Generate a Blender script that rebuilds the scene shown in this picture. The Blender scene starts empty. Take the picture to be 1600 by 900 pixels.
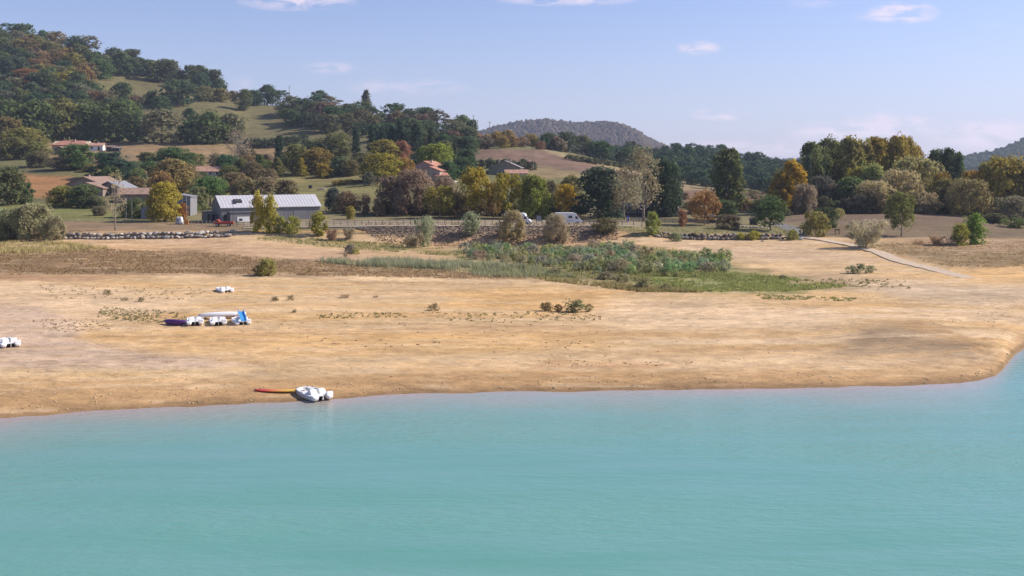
import bpy, math, random
import numpy as np
from mathutils import Vector
R = math.radians
C = bpy.context.scene.collection
sc = bpy.context.scene
# ------------------------------------------------------------------ camera, sky, sun, exposure
F, HOR, EYE = 1600.0, 262.0, 18.0            # focal length in photo pixels, horizon row, eye height
cd = bpy.data.cameras.new('camera'); cam = bpy.data.objects.new('camera', cd); C.objects.link(cam)
cam.location = (0, 0, EYE); cam.rotation_euler = (R(90), 0, 0)
cd.lens = 36; cd.sensor_width = 36; cd.shift_y = -(450 - HOR) / 1600; cd.clip_start = 0.5; cd.clip_end = 20000
sc.camera = cam
SUN_EL, SUN_AZ = R(37), (0.97, 0.24)          # sun from the right, slightly beyond the subject
sd = Vector((SUN_AZ[0] * math.cos(SUN_EL), SUN_AZ[1] * math.cos(SUN_EL), math.sin(SUN_EL))).normalized()
sl = bpy.data.lights.new('sun', 'SUN'); sl.energy = 4.6; sl.angle = R(0.53); sl.color = (1.0, 0.93, 0.83)
so = bpy.data.objects.new('sun', sl); C.objects.link(so); so.rotation_euler = sd.to_track_quat('Z', 'Y').to_euler()
w = bpy.data.worlds.new('World'); sc.world = w; w.use_nodes = True
sc.view_settings.view_transform = 'Standard'; sc.view_settings.look = 'None'
sc.view_settings.exposure = 0.62; sc.view_settings.gamma = 1.0
SKY_STRENGTH = 0.10
HAZE_DENSITY = 0.00010
sc.render.engine = 'CYCLES'
cy = sc.cycles
cy.use_denoising = True; cy.denoiser = 'OPENIMAGEDENOISE'
try: cy.denoising_input_passes = 'RGB_ALBEDO_NORMAL'; cy.denoising_prefilter = 'ACCURATE'
except Exception: pass
cy.max_bounces = 4; cy.diffuse_bounces = 3; cy.glossy_bounces = 2; cy.transmission_bounces = 2; cy.volume_bounces = 0
cy.transparent_max_bounces = 4; cy.caustics_reflective = False; cy.caustics_refractive = False
cy.use_adaptive_sampling = False

def N(nt, t, **kw):
    n = nt.nodes.new(t)
    for k, v in kw.items():
        if k in n.inputs: n.inputs[k].default_value = v
        else: setattr(n, k, v)
    return n
def math_(nt, op, a, b=None, c=None, clamp=False):
    n = nt.nodes.new('ShaderNodeMath'); n.operation = op; n.use_clamp = clamp
    for i, v in enumerate((a, b, c)):
        if v is None: continue
        if isinstance(v, (int, float)): n.inputs[i].default_value = v
        else: nt.links.new(v, n.inputs[i])
    return n.outputs[0]
def mixc(nt, fac, a, b, blend='MIX'):
    n = nt.nodes.new('ShaderNodeMix'); n.data_type = 'RGBA'; n.blend_type = blend
    for i, v in ((0, fac), (6, a), (7, b)):
        if isinstance(v, (int, float)): n.inputs[i].default_value = v
        elif isinstance(v, tuple): n.inputs[i].default_value = v if len(v) == 4 else (*v, 1)
        else: nt.links.new(v, n.inputs[i])
    return n.outputs[2]
# the sky: Nishita plus a few thin pinkish clouds, all by direction
nt = w.node_tree; L = nt.links; nt.nodes.clear()
out = N(nt, 'ShaderNodeOutputWorld'); bg = N(nt, 'ShaderNodeBackground', Strength=SKY_STRENGTH); L.new(bg.outputs[0], out.inputs[0])
sky = N(nt, 'ShaderNodeTexSky'); sky.sky_type = 'NISHITA'; sky.sun_disc = False
sky.sun_elevation = SUN_EL; sky.sun_rotation = math.atan2(SUN_AZ[0], SUN_AZ[1])
sky.altitude = 300; sky.air_density = 1.0; sky.dust_density = 0.6; sky.ozone_density = 3.0
tc = N(nt, 'ShaderNodeTexCoord'); sep = N(nt, 'ShaderNodeSeparateXYZ'); L.new(tc.outputs['Generated'], sep.inputs[0])
ysafe = math_(nt, 'MAXIMUM', sep.outputs[1], 0.02)
U = math_(nt, 'DIVIDE', sep.outputs[0], ysafe); V = math_(nt, 'DIVIDE', sep.outputs[2], ysafe)
comb = N(nt, 'ShaderNodeCombineXYZ'); L.new(math_(nt, 'MULTIPLY', U, 14), comb.inputs[0]); L.new(math_(nt, 'MULTIPLY', V, 46), comb.inputs[1])
cn = N(nt, 'ShaderNodeTexNoise', Scale=2.3, Detail=7.0, Roughness=0.62, Distortion=0.4); L.new(comb.outputs[0], cn.inputs['Vector'])
tot = None
for (px, py, hw, hh, st) in ((465, 3, 100, 16, 1.1), (885, -2, 120, 13, 1.1), (1092, 75, 38, 13, 1.1), (1412, 20, 62, 20, 1.25), (1362, 26, 40, 9, .5), (1127, 179, 52, 11, 1.5),
                             (1392, 195, 85, 24, 1.5), (1565, 212, 125, 28, 1.45), (516, 106, 52, 11, .6), (630, 136, 115, 16, .55), (1300, 207, 78, 19, 1.1), (1180, 232, 260, 15, .7),
                             (1262, 5, 55, 9, .3), (1545, 40, 30, 9, .2), (378, 132, 30, 16, .3), (1800, 120, 120, 20, .6), (-200, 60, 120, 16, .5)):
    a = math_(nt, 'DIVIDE', math_(nt, 'SUBTRACT', U, (px - 800) / F), hw / F); b = math_(nt, 'DIVIDE', math_(nt, 'SUBTRACT', V, (HOR - py) / F), hh / F)
    r2 = math_(nt, 'ADD', math_(nt, 'MULTIPLY', a, a), math_(nt, 'MULTIPLY', b, b))
    g = math_(nt, 'MULTIPLY', math_(nt, 'SUBTRACT', 1.0, r2, clamp=True), st)
    tot = g if tot is None else math_(nt, 'ADD', tot, g)
cl = math_(nt, 'MULTIPLY', tot, math_(nt, 'MULTIPLY_ADD', cn.outputs[0], 5.0, -2.0, clamp=True), clamp=True)
hz = math_(nt, 'POWER', math_(nt, 'SUBTRACT', 1.0, math_(nt, 'MULTIPLY', math_(nt, 'MAXIMUM', sep.outputs[2], 0.0), 3.2), clamp=True), 3.0)
tint = mixc(nt, 1.0, sky.outputs[0], (0.86, 0.80, 0.97), 'MULTIPLY')
tint2 = mixc(nt, math_(nt, 'MULTIPLY', hz, 0.6), tint, (3.7, 3.7, 5.3))
L.new(mixc(nt, math_(nt, 'MULTIPLY', cl, 0.8), tint2, (6.4, 5.5, 6.4)), bg.inputs[0])

# ------------------------------------------------------------------ helpers
rng = np.random.default_rng(7); random.seed(7)
_mats = {}
def mat(name, col, rough=0.8, noise=0.0, nscale=2.0, metal=0.0, bump=0.0, spec=0.3, stretch=None):
    if name in _mats: return _mats[name]
    m = bpy.data.materials.new(name); m.use_nodes = True; t = m.node_tree; b = t.nodes['Principled BSDF']
    b.inputs['Base Color'].default_value = (*col, 1); b.inputs['Roughness'].default_value = rough; b.inputs['Metallic'].default_value = metal
    b.inputs['Specular IOR Level'].default_value = spec
    if noise or bump:
        c = N(t, 'ShaderNodeTexCoord'); n = N(t, 'ShaderNodeTexNoise', Scale=nscale, Detail=5.0, Roughness=0.65)
        src = c.outputs['Object']
        if stretch:
            mp = N(t, 'ShaderNodeMapping'); mp.inputs['Scale'].default_value = stretch; t.links.new(src, mp.inputs[0]); src = mp.outputs[0]
        t.links.new(src, n.inputs['Vector'])
        lo = tuple(x * (1 - noise) for x in col); hi = tuple(min(1, x * (1 + noise)) for x in col)
        f = math_(t, 'MULTIPLY_ADD', n.outputs[0], 2.6, -0.8, clamp=True)
        t.links.new(mixc(t, f, lo, hi), b.inputs['Base Color'])
        if bump:
            bp = N(t, 'ShaderNodeBump', Strength=bump, Distance=0.1); t.links.new(n.outputs[0], bp.inputs['Height']); t.links.new(bp.outputs[0], b.inputs['Normal'])
    _mats[name] = m; return m

def mesh_np(name, v, f, mats=(), col=None, attr=None, smooth=False, midx=None):
    """v (n,3), f (m,k) equal-sized faces"""
    me = bpy.data.meshes.new(name); v = np.asarray(v, np.float32); f = np.asarray(f, np.int32)
    me.vertices.add(len(v)); me.vertices.foreach_set('co', v.ravel())
    k = f.shape[1]; me.loops.add(f.size); me.loops.foreach_set('vertex_index', f.ravel())
    me.polygons.add(len(f)); me.polygons.foreach_set('loop_start', np.arange(0, f.size, k, dtype=np.int32))
    if smooth: me.polygons.foreach_set('use_smooth', np.ones(len(f), bool))
    if midx is not None: me.polygons.foreach_set('material_index', np.asarray(midx, np.int32))
    if col is not None:
        a = me.color_attributes.new('Col', 'FLOAT_COLOR', 'POINT'); a.data.foreach_set('color', np.c_[col, np.ones(len(v))].astype(np.float32).ravel())
    for k_, x in (attr or {}).items():
        a = me.attributes.new(k_, 'FLOAT', 'POINT'); a.data.foreach_set('value', np.asarray(x, np.float32))
    for m in mats: me.materials.append(m)
    me.update(); me.validate(); return me
def link(name, data, parent=None, loc=(0, 0, 0), rotz=0, scale=(1, 1, 1)):
    o = bpy.data.objects.new(name, data); C.objects.link(o); o.parent = parent
    o.location = loc; o.rotation_euler = (0, 0, rotz); o.scale = scale; return o
def tag(o, label=None, cat=None, group=None, kind=None):
    if label: o['label'] = label
    if cat: o['category'] = cat
    if group: o['group'] = group
    if kind: o['kind'] = kind
    return o
class MB:
    """collects shapes into one mesh"""
    def __init__(s): s.v = []; s.f = []
    def add(s, v, f):
        o = len(s.v); s.v += [tuple(p) for p in v]; s.f += [tuple(i + o for i in q) for q in f]; return s
    def box(s, x0, y0, z0, x1, y1, z1):
        return s.add([(x0, y0, z0), (x1, y0, z0), (x1, y1, z0), (x0, y1, z0), (x0, y0, z1), (x1, y0, z1), (x1, y1, z1), (x0, y1, z1)],
                     [(0, 3, 2, 1), (4, 5, 6, 7), (0, 1, 5, 4), (1, 2, 6, 5), (2, 3, 7, 6), (3, 0, 4, 7)])
    def prism(s, prof, a, b, axis='x'):
        """profile of (u, z) extruded along axis from a to b"""
        n = len(prof); P = (lambda t, u, z: (t, u, z)) if axis == 'x' else ((lambda t, u, z: (u, t, z)) if axis == 'y' else (lambda t, u, z: (u, z, t)))
        v = [P(a, *p) for p in prof] + [P(b, *p) for p in prof]
        f = [tuple(range(n))[::-1], tuple(range(n, 2 * n))] + [(i, (i + 1) % n, n + (i + 1) % n, n + i) for i in range(n)]
        return s.add(v, f)
    def loft(s, secs, cap=True):
        n = len(secs[0]); v = [p for q in secs for p in q]; f = []
        for k in range(len(secs) - 1):
            f += [(k * n + i, k * n + (i + 1) % n, (k + 1) * n + (i + 1) % n, (k + 1) * n + i) for i in range(n)]
        if cap: f += [tuple(range(n))[::-1], tuple(range((len(secs) - 1) * n, len(secs) * n))]
        return s.add(v, f)
    def tube(s, pts, rad, n=6):
        pts = [Vector(p) for p in pts]; secs = []
        for i, p in enumerate(pts):
            d = (pts[min(i + 1, len(pts) - 1)] - pts[max(i - 1, 0)]).normalized()
            a = d.orthogonal().normalized(); b = d.cross(a); r = rad[i] if isinstance(rad, (list, tuple)) else rad
            secs.append([tuple(p + a * (r * math.cos(t * 2 * math.pi / n)) + b * (r * math.sin(t * 2 * math.pi / n))) for t in range(n)])
        return s.loft(secs)
    def build(s, name, m, parent=None, smooth=False, bevel=0.0, loc=(0, 0, 0), rotz=0):
        me = bpy.data.meshes.new(name); me.from_pydata(s.v, [], s.f); me.materials.append(m)
        import bmesh
        bm = bmesh.new(); bm.from_mesh(me); bmesh.ops.recalc_face_normals(bm, faces=bm.faces)
        if bevel:
            bmesh.ops.bevel(bm, geom=[e for e in bm.edges if e.is_manifold and e.calc_face_angle(0) > 0.5], offset=bevel, segments=2, affect='EDGES', profile=0.6, clamp_overlap=True)
        bm.to_mesh(me); bm.free()
        if smooth:
            for p in me.polygons: p.use_smooth = True
        return link(name, me, parent, loc, rotz)
def copy_tree(o, parent=None):
    c = o.copy(); C.objects.link(c); c.parent = parent
    for ch in list(o.children): copy_tree(ch, c)
    return c

def hash2(ix, iy, seed):
    h = (ix.astype(np.int64) * 374761393 + iy.astype(np.int64) * 668265263 + seed * 982451653) & 0xffffffff
    h = ((h ^ (h >> 13)) * 1274126177) & 0xffffffff
    return ((h ^ (h >> 16)) & 0xffff) / 65535.0
def vnoise(x, y, seed=0):
    ix = np.floor(x); iy = np.floor(y); fx = x - ix; fy = y - iy; fx = fx * fx * (3 - 2 * fx); fy = fy * fy * (3 - 2 * fy)
    a = hash2(ix, iy, seed); b = hash2(ix + 1, iy, seed); c = hash2(ix, iy + 1, seed); d = hash2(ix + 1, iy + 1, seed)
    return (a * (1 - fx) + b * fx) * (1 - fy) + (c * (1 - fx) + d * fx) * fy
def fbm(x, y, seed=0, o=4):
    s = 0; a = 0.5; t = 0
    for i in range(o): s = s + a * vnoise(x * 2 ** i, y * 2 ** i, seed + i * 17); t += a; a *= 0.55
    return s / t
def sstep(a, b, x):
    t = np.clip((x - a) / (b - a), 0, 1); return t * t * (3 - 2 * t)

# ------------------------------------------------------------------ terrain: radial profiles out from the camera foot
SHORE = np.array([(-900, 760), (-300, 690), (0, 655), (100, 647), (200, 640), (300, 635), (400, 629), (450, 626), (530, 621), (600, 618), (700, 614), (800, 612), (900, 611), (1000, 610), (1100, 609),
                  (1200, 607), (1300, 605), (1400, 603), (1480, 600), (1530, 594), (1555, 586), (1568, 575), (1576, 563), (1585, 551), (1600, 541), (1640, 525), (1700, 505), (1800, 480), (2000, 462), (2500, 450)], float)
COL = {
 -900: [(160, 'z', 1.2), (215, 'z', 1.6), (238, 'z', 2.8), (262, 350), (330, 320), (400, 300), (480, 262), (560, 235), (640, 200), (800, 110), (1000, 0), (1500, 'z', 150), (2500, 'z', 60), (5000, 'z', 5)],
 -200: [(160, 'z', 1.2), (215, 'z', 1.5), (238, 'z', 2.8), (262, 350), (330, 320), (400, 300), (480, 262), (560, 238), (640, 210), (800, 130), (1000, 38), (1500, 'z', 150), (2500, 'z', 60), (5000, 'z', 5)],
 0: [(160, 430), (215, 385), (232, 372), (238, 364), (262, 350), (330, 320), (400, 300), (480, 262), (560, 240), (640, 216), (800, 140), (1000, 56), (1400, 'z', 135), (2500, 'z', 40), (5000, 'z', 5)],
 100: [(160, 'z', 1.2), (215, 'z', 1.5), (228, 373), (229.7, 361.5), (258, 347), (330, 320), (400, 299), (480, 262), (560, 238), (640, 218), (760, 150), (960, 74), (1400, 'z', 115), (2500, 'z', 40), (5000, 'z', 5)],
 200: [(160, 'z', 1.2), (215, 'z', 1.5), (228, 374), (229.7, 362.5), (258, 347), (330, 322), (400, 298), (480, 264), (560, 238), (640, 219), (740, 185), (810, 155), (880, 125), (935, 104), (1300, 'z', 95), (2500, 'z', 30), (5000, 'z', 5)],
 300: [(160, 'z', 1.2), (215, 'z', 1.5), (228, 372), (229.7, 362), (258, 348), (330, 325), (400, 290), (470, 268), (560, 240), (625, 222), (700, 190), (800, 160), (880, 140), (910, 128), (1300, 'z', 80), (2500, 'z', 30), (5000, 'z', 5)],
 350: [(160, 'z', 1.2), (215, 'z', 1.6), (228, 370), (231, 363), (258, 348), (330, 325), (390, 290), (450, 270), (560, 242), (625, 222), (700, 200), (800, 168), (880, 147), (900, 142), (1300, 'z', 70), (2500, 'z', 30), (5000, 'z', 5)],
 400: [(160, 'z', 1.2), (215, 'z', 1.7), (226, 372), (240, 354), (262, 346), (300, 325), (350, 302), (420, 276), (500, 258), (560, 247), (620, 222), (690, 212), (780, 185), (880, 161), (1300, 'z', 60), (2500, 'z', 30), (5000, 'z', 5)],
 500: [(160, 'z', 1.1), (215, 'z', 1.4), (226, 376), (240, 353.5), (262, 346), (300, 325), (360, 298), (440, 273), (500, 262), (560, 240), (650, 215), (740, 185), (820, 166), (1300, 'z', 50), (2500, 'z', 25), (5000, 'z', 5)],
 600: [(160, 'z', 1.0), (215, 'z', 1.0), (227, 383), (236, 353), (258, 346.5), (300, 328), (360, 290), (440, 265), (540, 240), (680, 205), (770, 187), (1200, 'z', 35), (2500, 'z', 20), (5000, 'z', 5)],
 700: [(160, 'z', 0.9), (215, 'z', 0.9), (227, 384), (236, 353), (258, 347), (300, 330), (360, 297), (440, 270), (540, 245), (640, 215), (720, 205), (1200, 'z', 20), (2500, 'z', 15), (5000, 'z', 5)],
 800: [(160, 'z', 0.8), (215, 'z', 0.7), (227, 385), (236, 353), (258, 347), (300, 332), (360, 305), (430, 279), (500, 252), (535, 236), (600, 222), (800, 'z', 24), (1200, 'z', 10), (5000, 'z', 5)],
 900: [(160, 'z', 0.7), (215, 'z', 0.8), (227, 380), (236, 353), (258, 347), (300, 335), (360, 315), (430, 285), (500, 258), (560, 243), (620, 240), (900, 'z', 20), (1500, 'z', 5), (5000, 'z', 5)],
 1000: [(160, 'z', 0.7), (205, 'z', 1.2), (224, 374), (236, 352.5), (258, 347), (300, 336), (360, 322), (420, 305), (490, 280), (560, 264), (650, 262), (850, 245), (1500, 'z', 10), (5000, 'z', 5)],
 1030: [(160, 'z', 0.8), (205, 'z', 1.3), (224, 375), (229, 373), (231, 365), (240, 358), (258, 350), (300, 336), (360, 320), (430, 305), (530, 290), (600, 278), (700, 262), (850, 243), (1500, 'z', 10), (5000, 'z', 5)],
 1100: [(160, 'z', 0.8), (205, 'z', 1.3), (220, 380), (229, 375.5), (230.7, 365.5), (240, 358), (258, 350), (300, 334), (360, 318), (450, 303), (560, 296), (700, 265), (850, 242), (1500, 'z', 8), (5000, 'z', 5)],
 1200: [(150, 'z', 0.8), (200, 'z', 1.1), (215, 388), (229, 375), (230.7, 367), (258, 352), (300, 336), (420, 312), (560, 301), (700, 285), (850, 257), (1500, 'z', 5), (5000, 'z', 5)],
 1260: [(140, 'z', 0.8), (200, 'z', 1.0), (215, 'z', 1.3), (232, 370), (258, 352), (272, 338), (285, 'z', 5), (400, 'z', 4.5), (850, 'z', 12), (1500, 'z', 5), (5000, 'z', 5)],
 1400: [(140, 'z', 0.8), (185, 408), (215, 385), (240, 366), (262, 345), (275, 335), (290, 'z', 5), (400, 'z', 4), (1500, 'z', 5), (5000, 'z', 5)],
 1600: [(150, 'z', 0.8), (180, 'z', 1.1), (215, 'z', 1.3), (240, 'z', 1.7), (265, 355), (280, 340), (300, 'z', 4.5), (400, 'z', 4), (1500, 'z', 5), (5000, 'z', 5)],
 2500: [(150, 'z', 0.8), (180, 'z', 1.1), (215, 'z', 1.3), (240, 'z', 1.7), (265, 355), (280, 340), (300, 'z', 4.5), (400, 'z', 4), (1500, 'z', 5), (5000, 'z', 5)],
}
gpx = np.arange(-700, 2301, 3.0)
gY = np.unique(np.r_[np.geomspace(35, 62, 14), np.geomspace(62, 150, 150), np.geomspace(150, 222, 70), np.arange(222, 245, 0.6), np.geomspace(245, 1050, 190), np.geomspace(1050, 5000, 24)])
nP, nY = len(gpx), len(gY)
keys = sorted(COL)
prof = []
for k in keys:
    ys = []; zs = []
    for e in COL[k]:
        ys.append(e[0]); zs.append(e[2] if e[1] == 'z' else EYE - (e[1] - HOR) / F * e[0])
    z = np.interp(gY, ys, zs)
    ker = np.exp(-0.5 * (np.arange(-6, 7) / 2.4) ** 2); ker /= ker.sum()
    zsm = np.convolve(np.pad(z, 6, mode='edge'), ker, 'valid')
    wgt = sstep(245, 290, gY)                     # keep the bank crisp, round the hills
    prof.append(z * (1 - wgt) + zsm * wgt)
prof = np.array(prof)
Z = np.zeros((nP, nY))
for j in range(nY):
    Z[:, j] = np.interp(gpx, keys, prof[:, j])
kx = np.exp(-0.5 * (np.arange(-24, 25) / 8.0) ** 2); kx /= kx.sum()
Zs = np.apply_along_axis(lambda c: np.convolve(np.pad(c, 24, mode='edge'), kx, 'valid'), 0, Z)
Z = Zs
PXg, Yg = np.meshgrid(gpx, gY, indexing='ij')
Xg = (PXg - 800) / F * Yg
Ysh = 18 * F / (np.interp(gpx, SHORE[:, 0], SHORE[:, 1]) - HOR)
S = Yg - Ysh[:, None] + ((fbm(Xg / 9, Yg / 9, 3) - .5) * 1.8 + (fbm(Xg / 2.2, Yg / 2.2, 4) - .5) * 0.9) * sstep(30, 60, Yg)
beach = np.interp(S, [-80, -40, -15, -5, 0, 4, 12, 45], [-6, -4, -1.3, -.4, 0, .3, .6, 1.0])
wb = sstep(15, 60, S)
Z = beach * (1 - wb) + Z * wb
Yc = np.interp(gpx, [500, 700, 850, 1000, 1300, 1500], [158, 152, 149, 143, 133, 130])[:, None]
hump = np.interp(gpx, [450, 650, 1250, 1450], [0, 1, 1, 0])[:, None]
Z += hump * (0.45 * np.exp(-((Yg - Yc) / 9) ** 2) - 0.35 * np.exp(-((Yg - Yc - 17) / 9) ** 2))
# broad low cone of silt near the point, small relief everywhere
cx, cyy = (1405 - 800) / F * 108, 108.0
Z += 0.55 * np.exp(-(((Xg - cx) / 9) ** 2 + ((Yg - cyy) / 12) ** 2))
Z += (fbm(Xg / 14, Yg / 5, 11) - .5) * 0.34 * sstep(3, 14, S) + (fbm(Xg / 2.4, Yg / 1.3, 12, 3) - .5) * 0.10 * sstep(0, 4, S)
tw = S / 2.6 + (fbm(Xg / 22, Yg / 10, 14) - .5) * 2.2; Z += (sstep(0, .25, tw - np.floor(tw)) - (tw - np.floor(tw))) * 0.11 * sstep(2, 6, S) * (1 - sstep(45, 70, S)) * sstep(.3, .6, fbm(Xg / 16, Yg / 9, 15))
Z += (fbm(Xg / 40, Yg / 40, 5) - .5) * 5.0 * sstep(300, 500, Yg) + (fbm(Xg / 6, Yg / 6, 6) - .5) * 0.5 * sstep(280, 330, Yg)
PYg = HOR + (EYE - Z) / Yg * F
lgY = np.log(gY)
def ground_z(X, Y):
    px = np.clip(800 + F * X / Y, gpx[0], gpx[-1] - .01); i = (px - gpx[0]) / 3.0; i0 = int(i); fi = i - i0
    j = np.clip(np.searchsorted(gY, Y) - 1, 0, nY - 2); fj = (Y - gY[j]) / (gY[j + 1] - gY[j])
    return float((Z[i0, j] * (1 - fi) + Z[i0 + 1, j] * fi) * (1 - fj) + (Z[i0, j + 1] * (1 - fi) + Z[i0 + 1, j + 1] * fi) * fj)
def at(px, py, ymin=60, ymax=4000, crest=False):
    """first ground point seen at photo pixel px, py"""
    i = (np.clip(px, gpx[0], gpx[-1] - 4) - gpx[0]) / 3.0; i0 = int(i); fi = i - i0
    pc = PYg[i0] * (1 - fi) + PYg[i0 + 1] * fi
    js = np.where((pc <= py) & (gY > ymin) & (gY < ymax))[0]
    if not len(js):
        if not crest: return None
        js = [int(np.argmin(np.where((gY > ymin) & (gY < 1100), pc, 9e9)))]; py = pc[js[0]]
    j = js[0]; Y = gY[j]
    if j > 0 and pc[j - 1] > py: Y = gY[j - 1] + (gY[j] - gY[j - 1]) * (pc[j - 1] - py) / (pc[j - 1] - pc[j])
    X = (px - 800) / F * Y
    return X, Y, ground_z(X, Y)
def gp(px, Y):
    X = (px - 800) / F * Y; return X, Y, ground_z(X, Y)
# ------------------------------------------------------------------ ground colours (soil, silt, grass) as albedo on the sheet
COLR = np.zeros((nP, nY, 3)); COLR[:] = (0.20, 0.165, 0.085)
nzA = fbm(PXg / 38, PYg / 9, 21); nzB = fbm(Xg / 7, Yg / 3, 22); nzC = fbm(Xg / 1.6, Yg / 1.0, 23, 3); nzD = fbm(Xg / 30, Yg / 2.6, 24); nzE = fbm(Xg / 60, Yg / 25, 25)
def poly_mask(poly, soft, warp=1.0, wx=None):
    """1 inside a photo-space outline, soft irregular edge"""
    p = np.array(poly, float)
    x = PXg + (nzB - .5) * 60 * warp + (nzC - .5) * 14 * warp; y = PYg + (nzA - .5) * 12 * warp + (nzC - .5) * 6 * warp
    m = np.zeros(PXg.shape); pad = soft + 45 * warp
    sel = (PXg > p[:, 0].min() - pad) & (PXg < p[:, 0].max() + pad) & (PYg > p[:, 1].min() - pad) & (PYg < p[:, 1].max() + pad)
    x = x[sel]; y = y[sel]; ins = np.zeros(x.shape, bool); d = np.full(x.shape, 1e9); n = len(p); ax = 0.3
    for i in range(n):
        a, b = p[i], p[(i + 1) % n]
        c = ((a[1] > y) != (b[1] > y)) & (x < (b[0] - a[0]) * (y - a[1]) / (b[1] - a[1] + 1e-9) + a[0]); ins ^= c
        ex, ey = (b[0] - a[0]) * ax, b[1] - a[1]; qx, qy = (x - a[0]) * ax, y - a[1]
        t = np.clip((qx * ex + qy * ey) / (ex * ex + ey * ey + 1e-9), 0, 1); d = np.minimum(d, np.hypot(qx - t * ex, qy - t * ey))
    m[sel] = np.clip(0.5 + np.where(ins, d, -d) / soft / 2, 0, 1); return m
def paint(poly, col, soft=3, strength=1.0, warp=1.0, ymin=0, ymax=9999, var=0.25, nz=None):
    m = poly_mask(poly, soft, warp) * strength * ((Yg >= ymin) & (Yg <= ymax))
    n = (nzB if nz is None else nz)
    c = np.array(col) * (1 + var * 2 * (n[..., None] - .5))
    COLR[:] = COLR * (1 - m[..., None]) + c * m[..., None]
def everywhere(mask, col): COLR[:] = COLR * (1 - mask[..., None]) + np.asarray(col) * mask[..., None]
W0, W1 = -700, 2300
# hills: default wood floor and meadow tones
everywhere(((Yg > 300)).astype(float), (0.125, 0.11, 0.05))
everywhere(sstep(0.4, 0.6, nzE) * (Yg > 300) * 0.6, (0.16, 0.15, 0.06))
# beach
everywhere((Yg < 232).astype(float), (0.51, 0.36, 0.20))
SAND = (0.55, 0.385, 0.22); PALE = (0.61, 0.445, 0.285); ORANGE = (0.54, 0.335, 0.145); SILT = (0.49, 0.36, 0.265); DAMP = (0.42, 0.27, 0.145); STONY = (0.45, 0.30, 0.19)
b_ = (Yg < 235)
everywhere(sstep(.38, .68, nzD) * b_ * 0.8, ORANGE)
everywhere(sstep(.45, .72, fbm(Xg / 45, Yg / 4.5, 31)) * b_ * 0.85, PALE)
everywhere(sstep(.5, .75, fbm(Xg / 18, Yg / 1.5, 32)) * b_ * 0.5, DAMP)
paint([(W0, 440), (-50, 436), (100, 442), (330, 470), (200, 500), (110, 520), (-50, 530), (W0, 530)], PALE, 8, .75)
paint([(W0, 480), (60, 478), (120, 500), (130, 535), (230, 552), (340, 562), (420, 572), (250, 580), (60, 578), (W0, 580)], SILT, 5, .95, .5)
paint([(120, 525), (300, 512), (500, 515), (700, 517), (900, 520), (1000, 535), (760, 552), (500, 560), (360, 560), (220, 548)], ORANGE, 6, .65)
paint([(-100, 592), (200, 590), (400, 580), (800, 572), (1200, 580), (1500, 585), (1500, 602), (1000, 612), (600, 620), (300, 638), (0, 656), (-200, 670)], (0.47, 0.295, 0.14), 9, .85, .8)
paint([(-100, 575), (250, 574), (420, 570), (620, 578), (520, 590), (200, 592), (-100, 592)], (0.56, .405, .235), 4, .7, .6)
paint([(380, 560), (800, 556), (1150, 560), (1330, 570), (1100, 580), (700, 576), (480, 574)], (0.58, .42, .26), 5, .6, .7)
paint([(560, 518), (900, 516), (1250, 520), (1100, 527), (700, 524)], (0.45, .29, .145), 3, .7, .5)
paint([(1000, 545), (1300, 540), (1320, 546), (1050, 552)], (0.44, .285, .15), 3, .6, .5)
paint([(1080, 522), (1330, 505), (1400, 498), (1350, 514), (1150, 530)], (0.46, .30, .16), 2.5, .6, .4)
paint([(380, 470), (640, 450), (740, 462), (560, 478), (400, 482)], (0.57, .40, .24), 6, .5)
paint([(700, 455), (820, 448), (960, 456), (1000, 480), (860, 492), (720, 480)], ORANGE, 7, .8)
paint([(960, 470), (1200, 476), (1340, 490), (1300, 512), (1050, 516), (930, 500)], PALE, 8, .8)
paint([(1160, 462), (1300, 455), (1420, 470), (1360, 486), (1180, 478)], ORANGE, 6, .5)
paint([(1340, 512), (1420, 505), (1480, 515), (1530, 540), (1560, 562), (1400, 556), (1290, 562)], (0.31, 0.22, 0.135), 7, .95, .4)
paint([(1380, 505), (1440, 500), (1500, 522), (1570, 560), (1555, 566), (1490, 532)], (0.40, .255, .13), 3, .8, .3)
paint([(860, 562), (1000, 565), (1080, 570), (980, 578), (840, 572)], (.36, .2, .1), 3, .55)
for k in range(9):   # old shore lines left by the falling water
    d0 = 3.5 + k * 3.1 + k * k * .16; wl = np.exp(-((S - d0 - (nzE - .5) * 4) / (0.35 + .05 * k)) ** 2)
    everywhere(wl * np.clip(nzD * 1.6 - .3, 0, 1) * 0.8, (DAMP, PALE, ORANGE)[k % 3])
everywhere((1 - sstep(2, 9, S + (nzD - .5) * 6)) * (Yg < 150) * .75, (0.43, 0.27, 0.135))
everywhere((1 - sstep(0.2, 2.8, S + (nzB - .5) * 2.4)) * (Yg < 150), (0.26, 0.165, 0.085))
everywhere((1 - sstep(-3, .1, S)) * (Yg < 150), (0.30, 0.24, 0.17))
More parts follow.
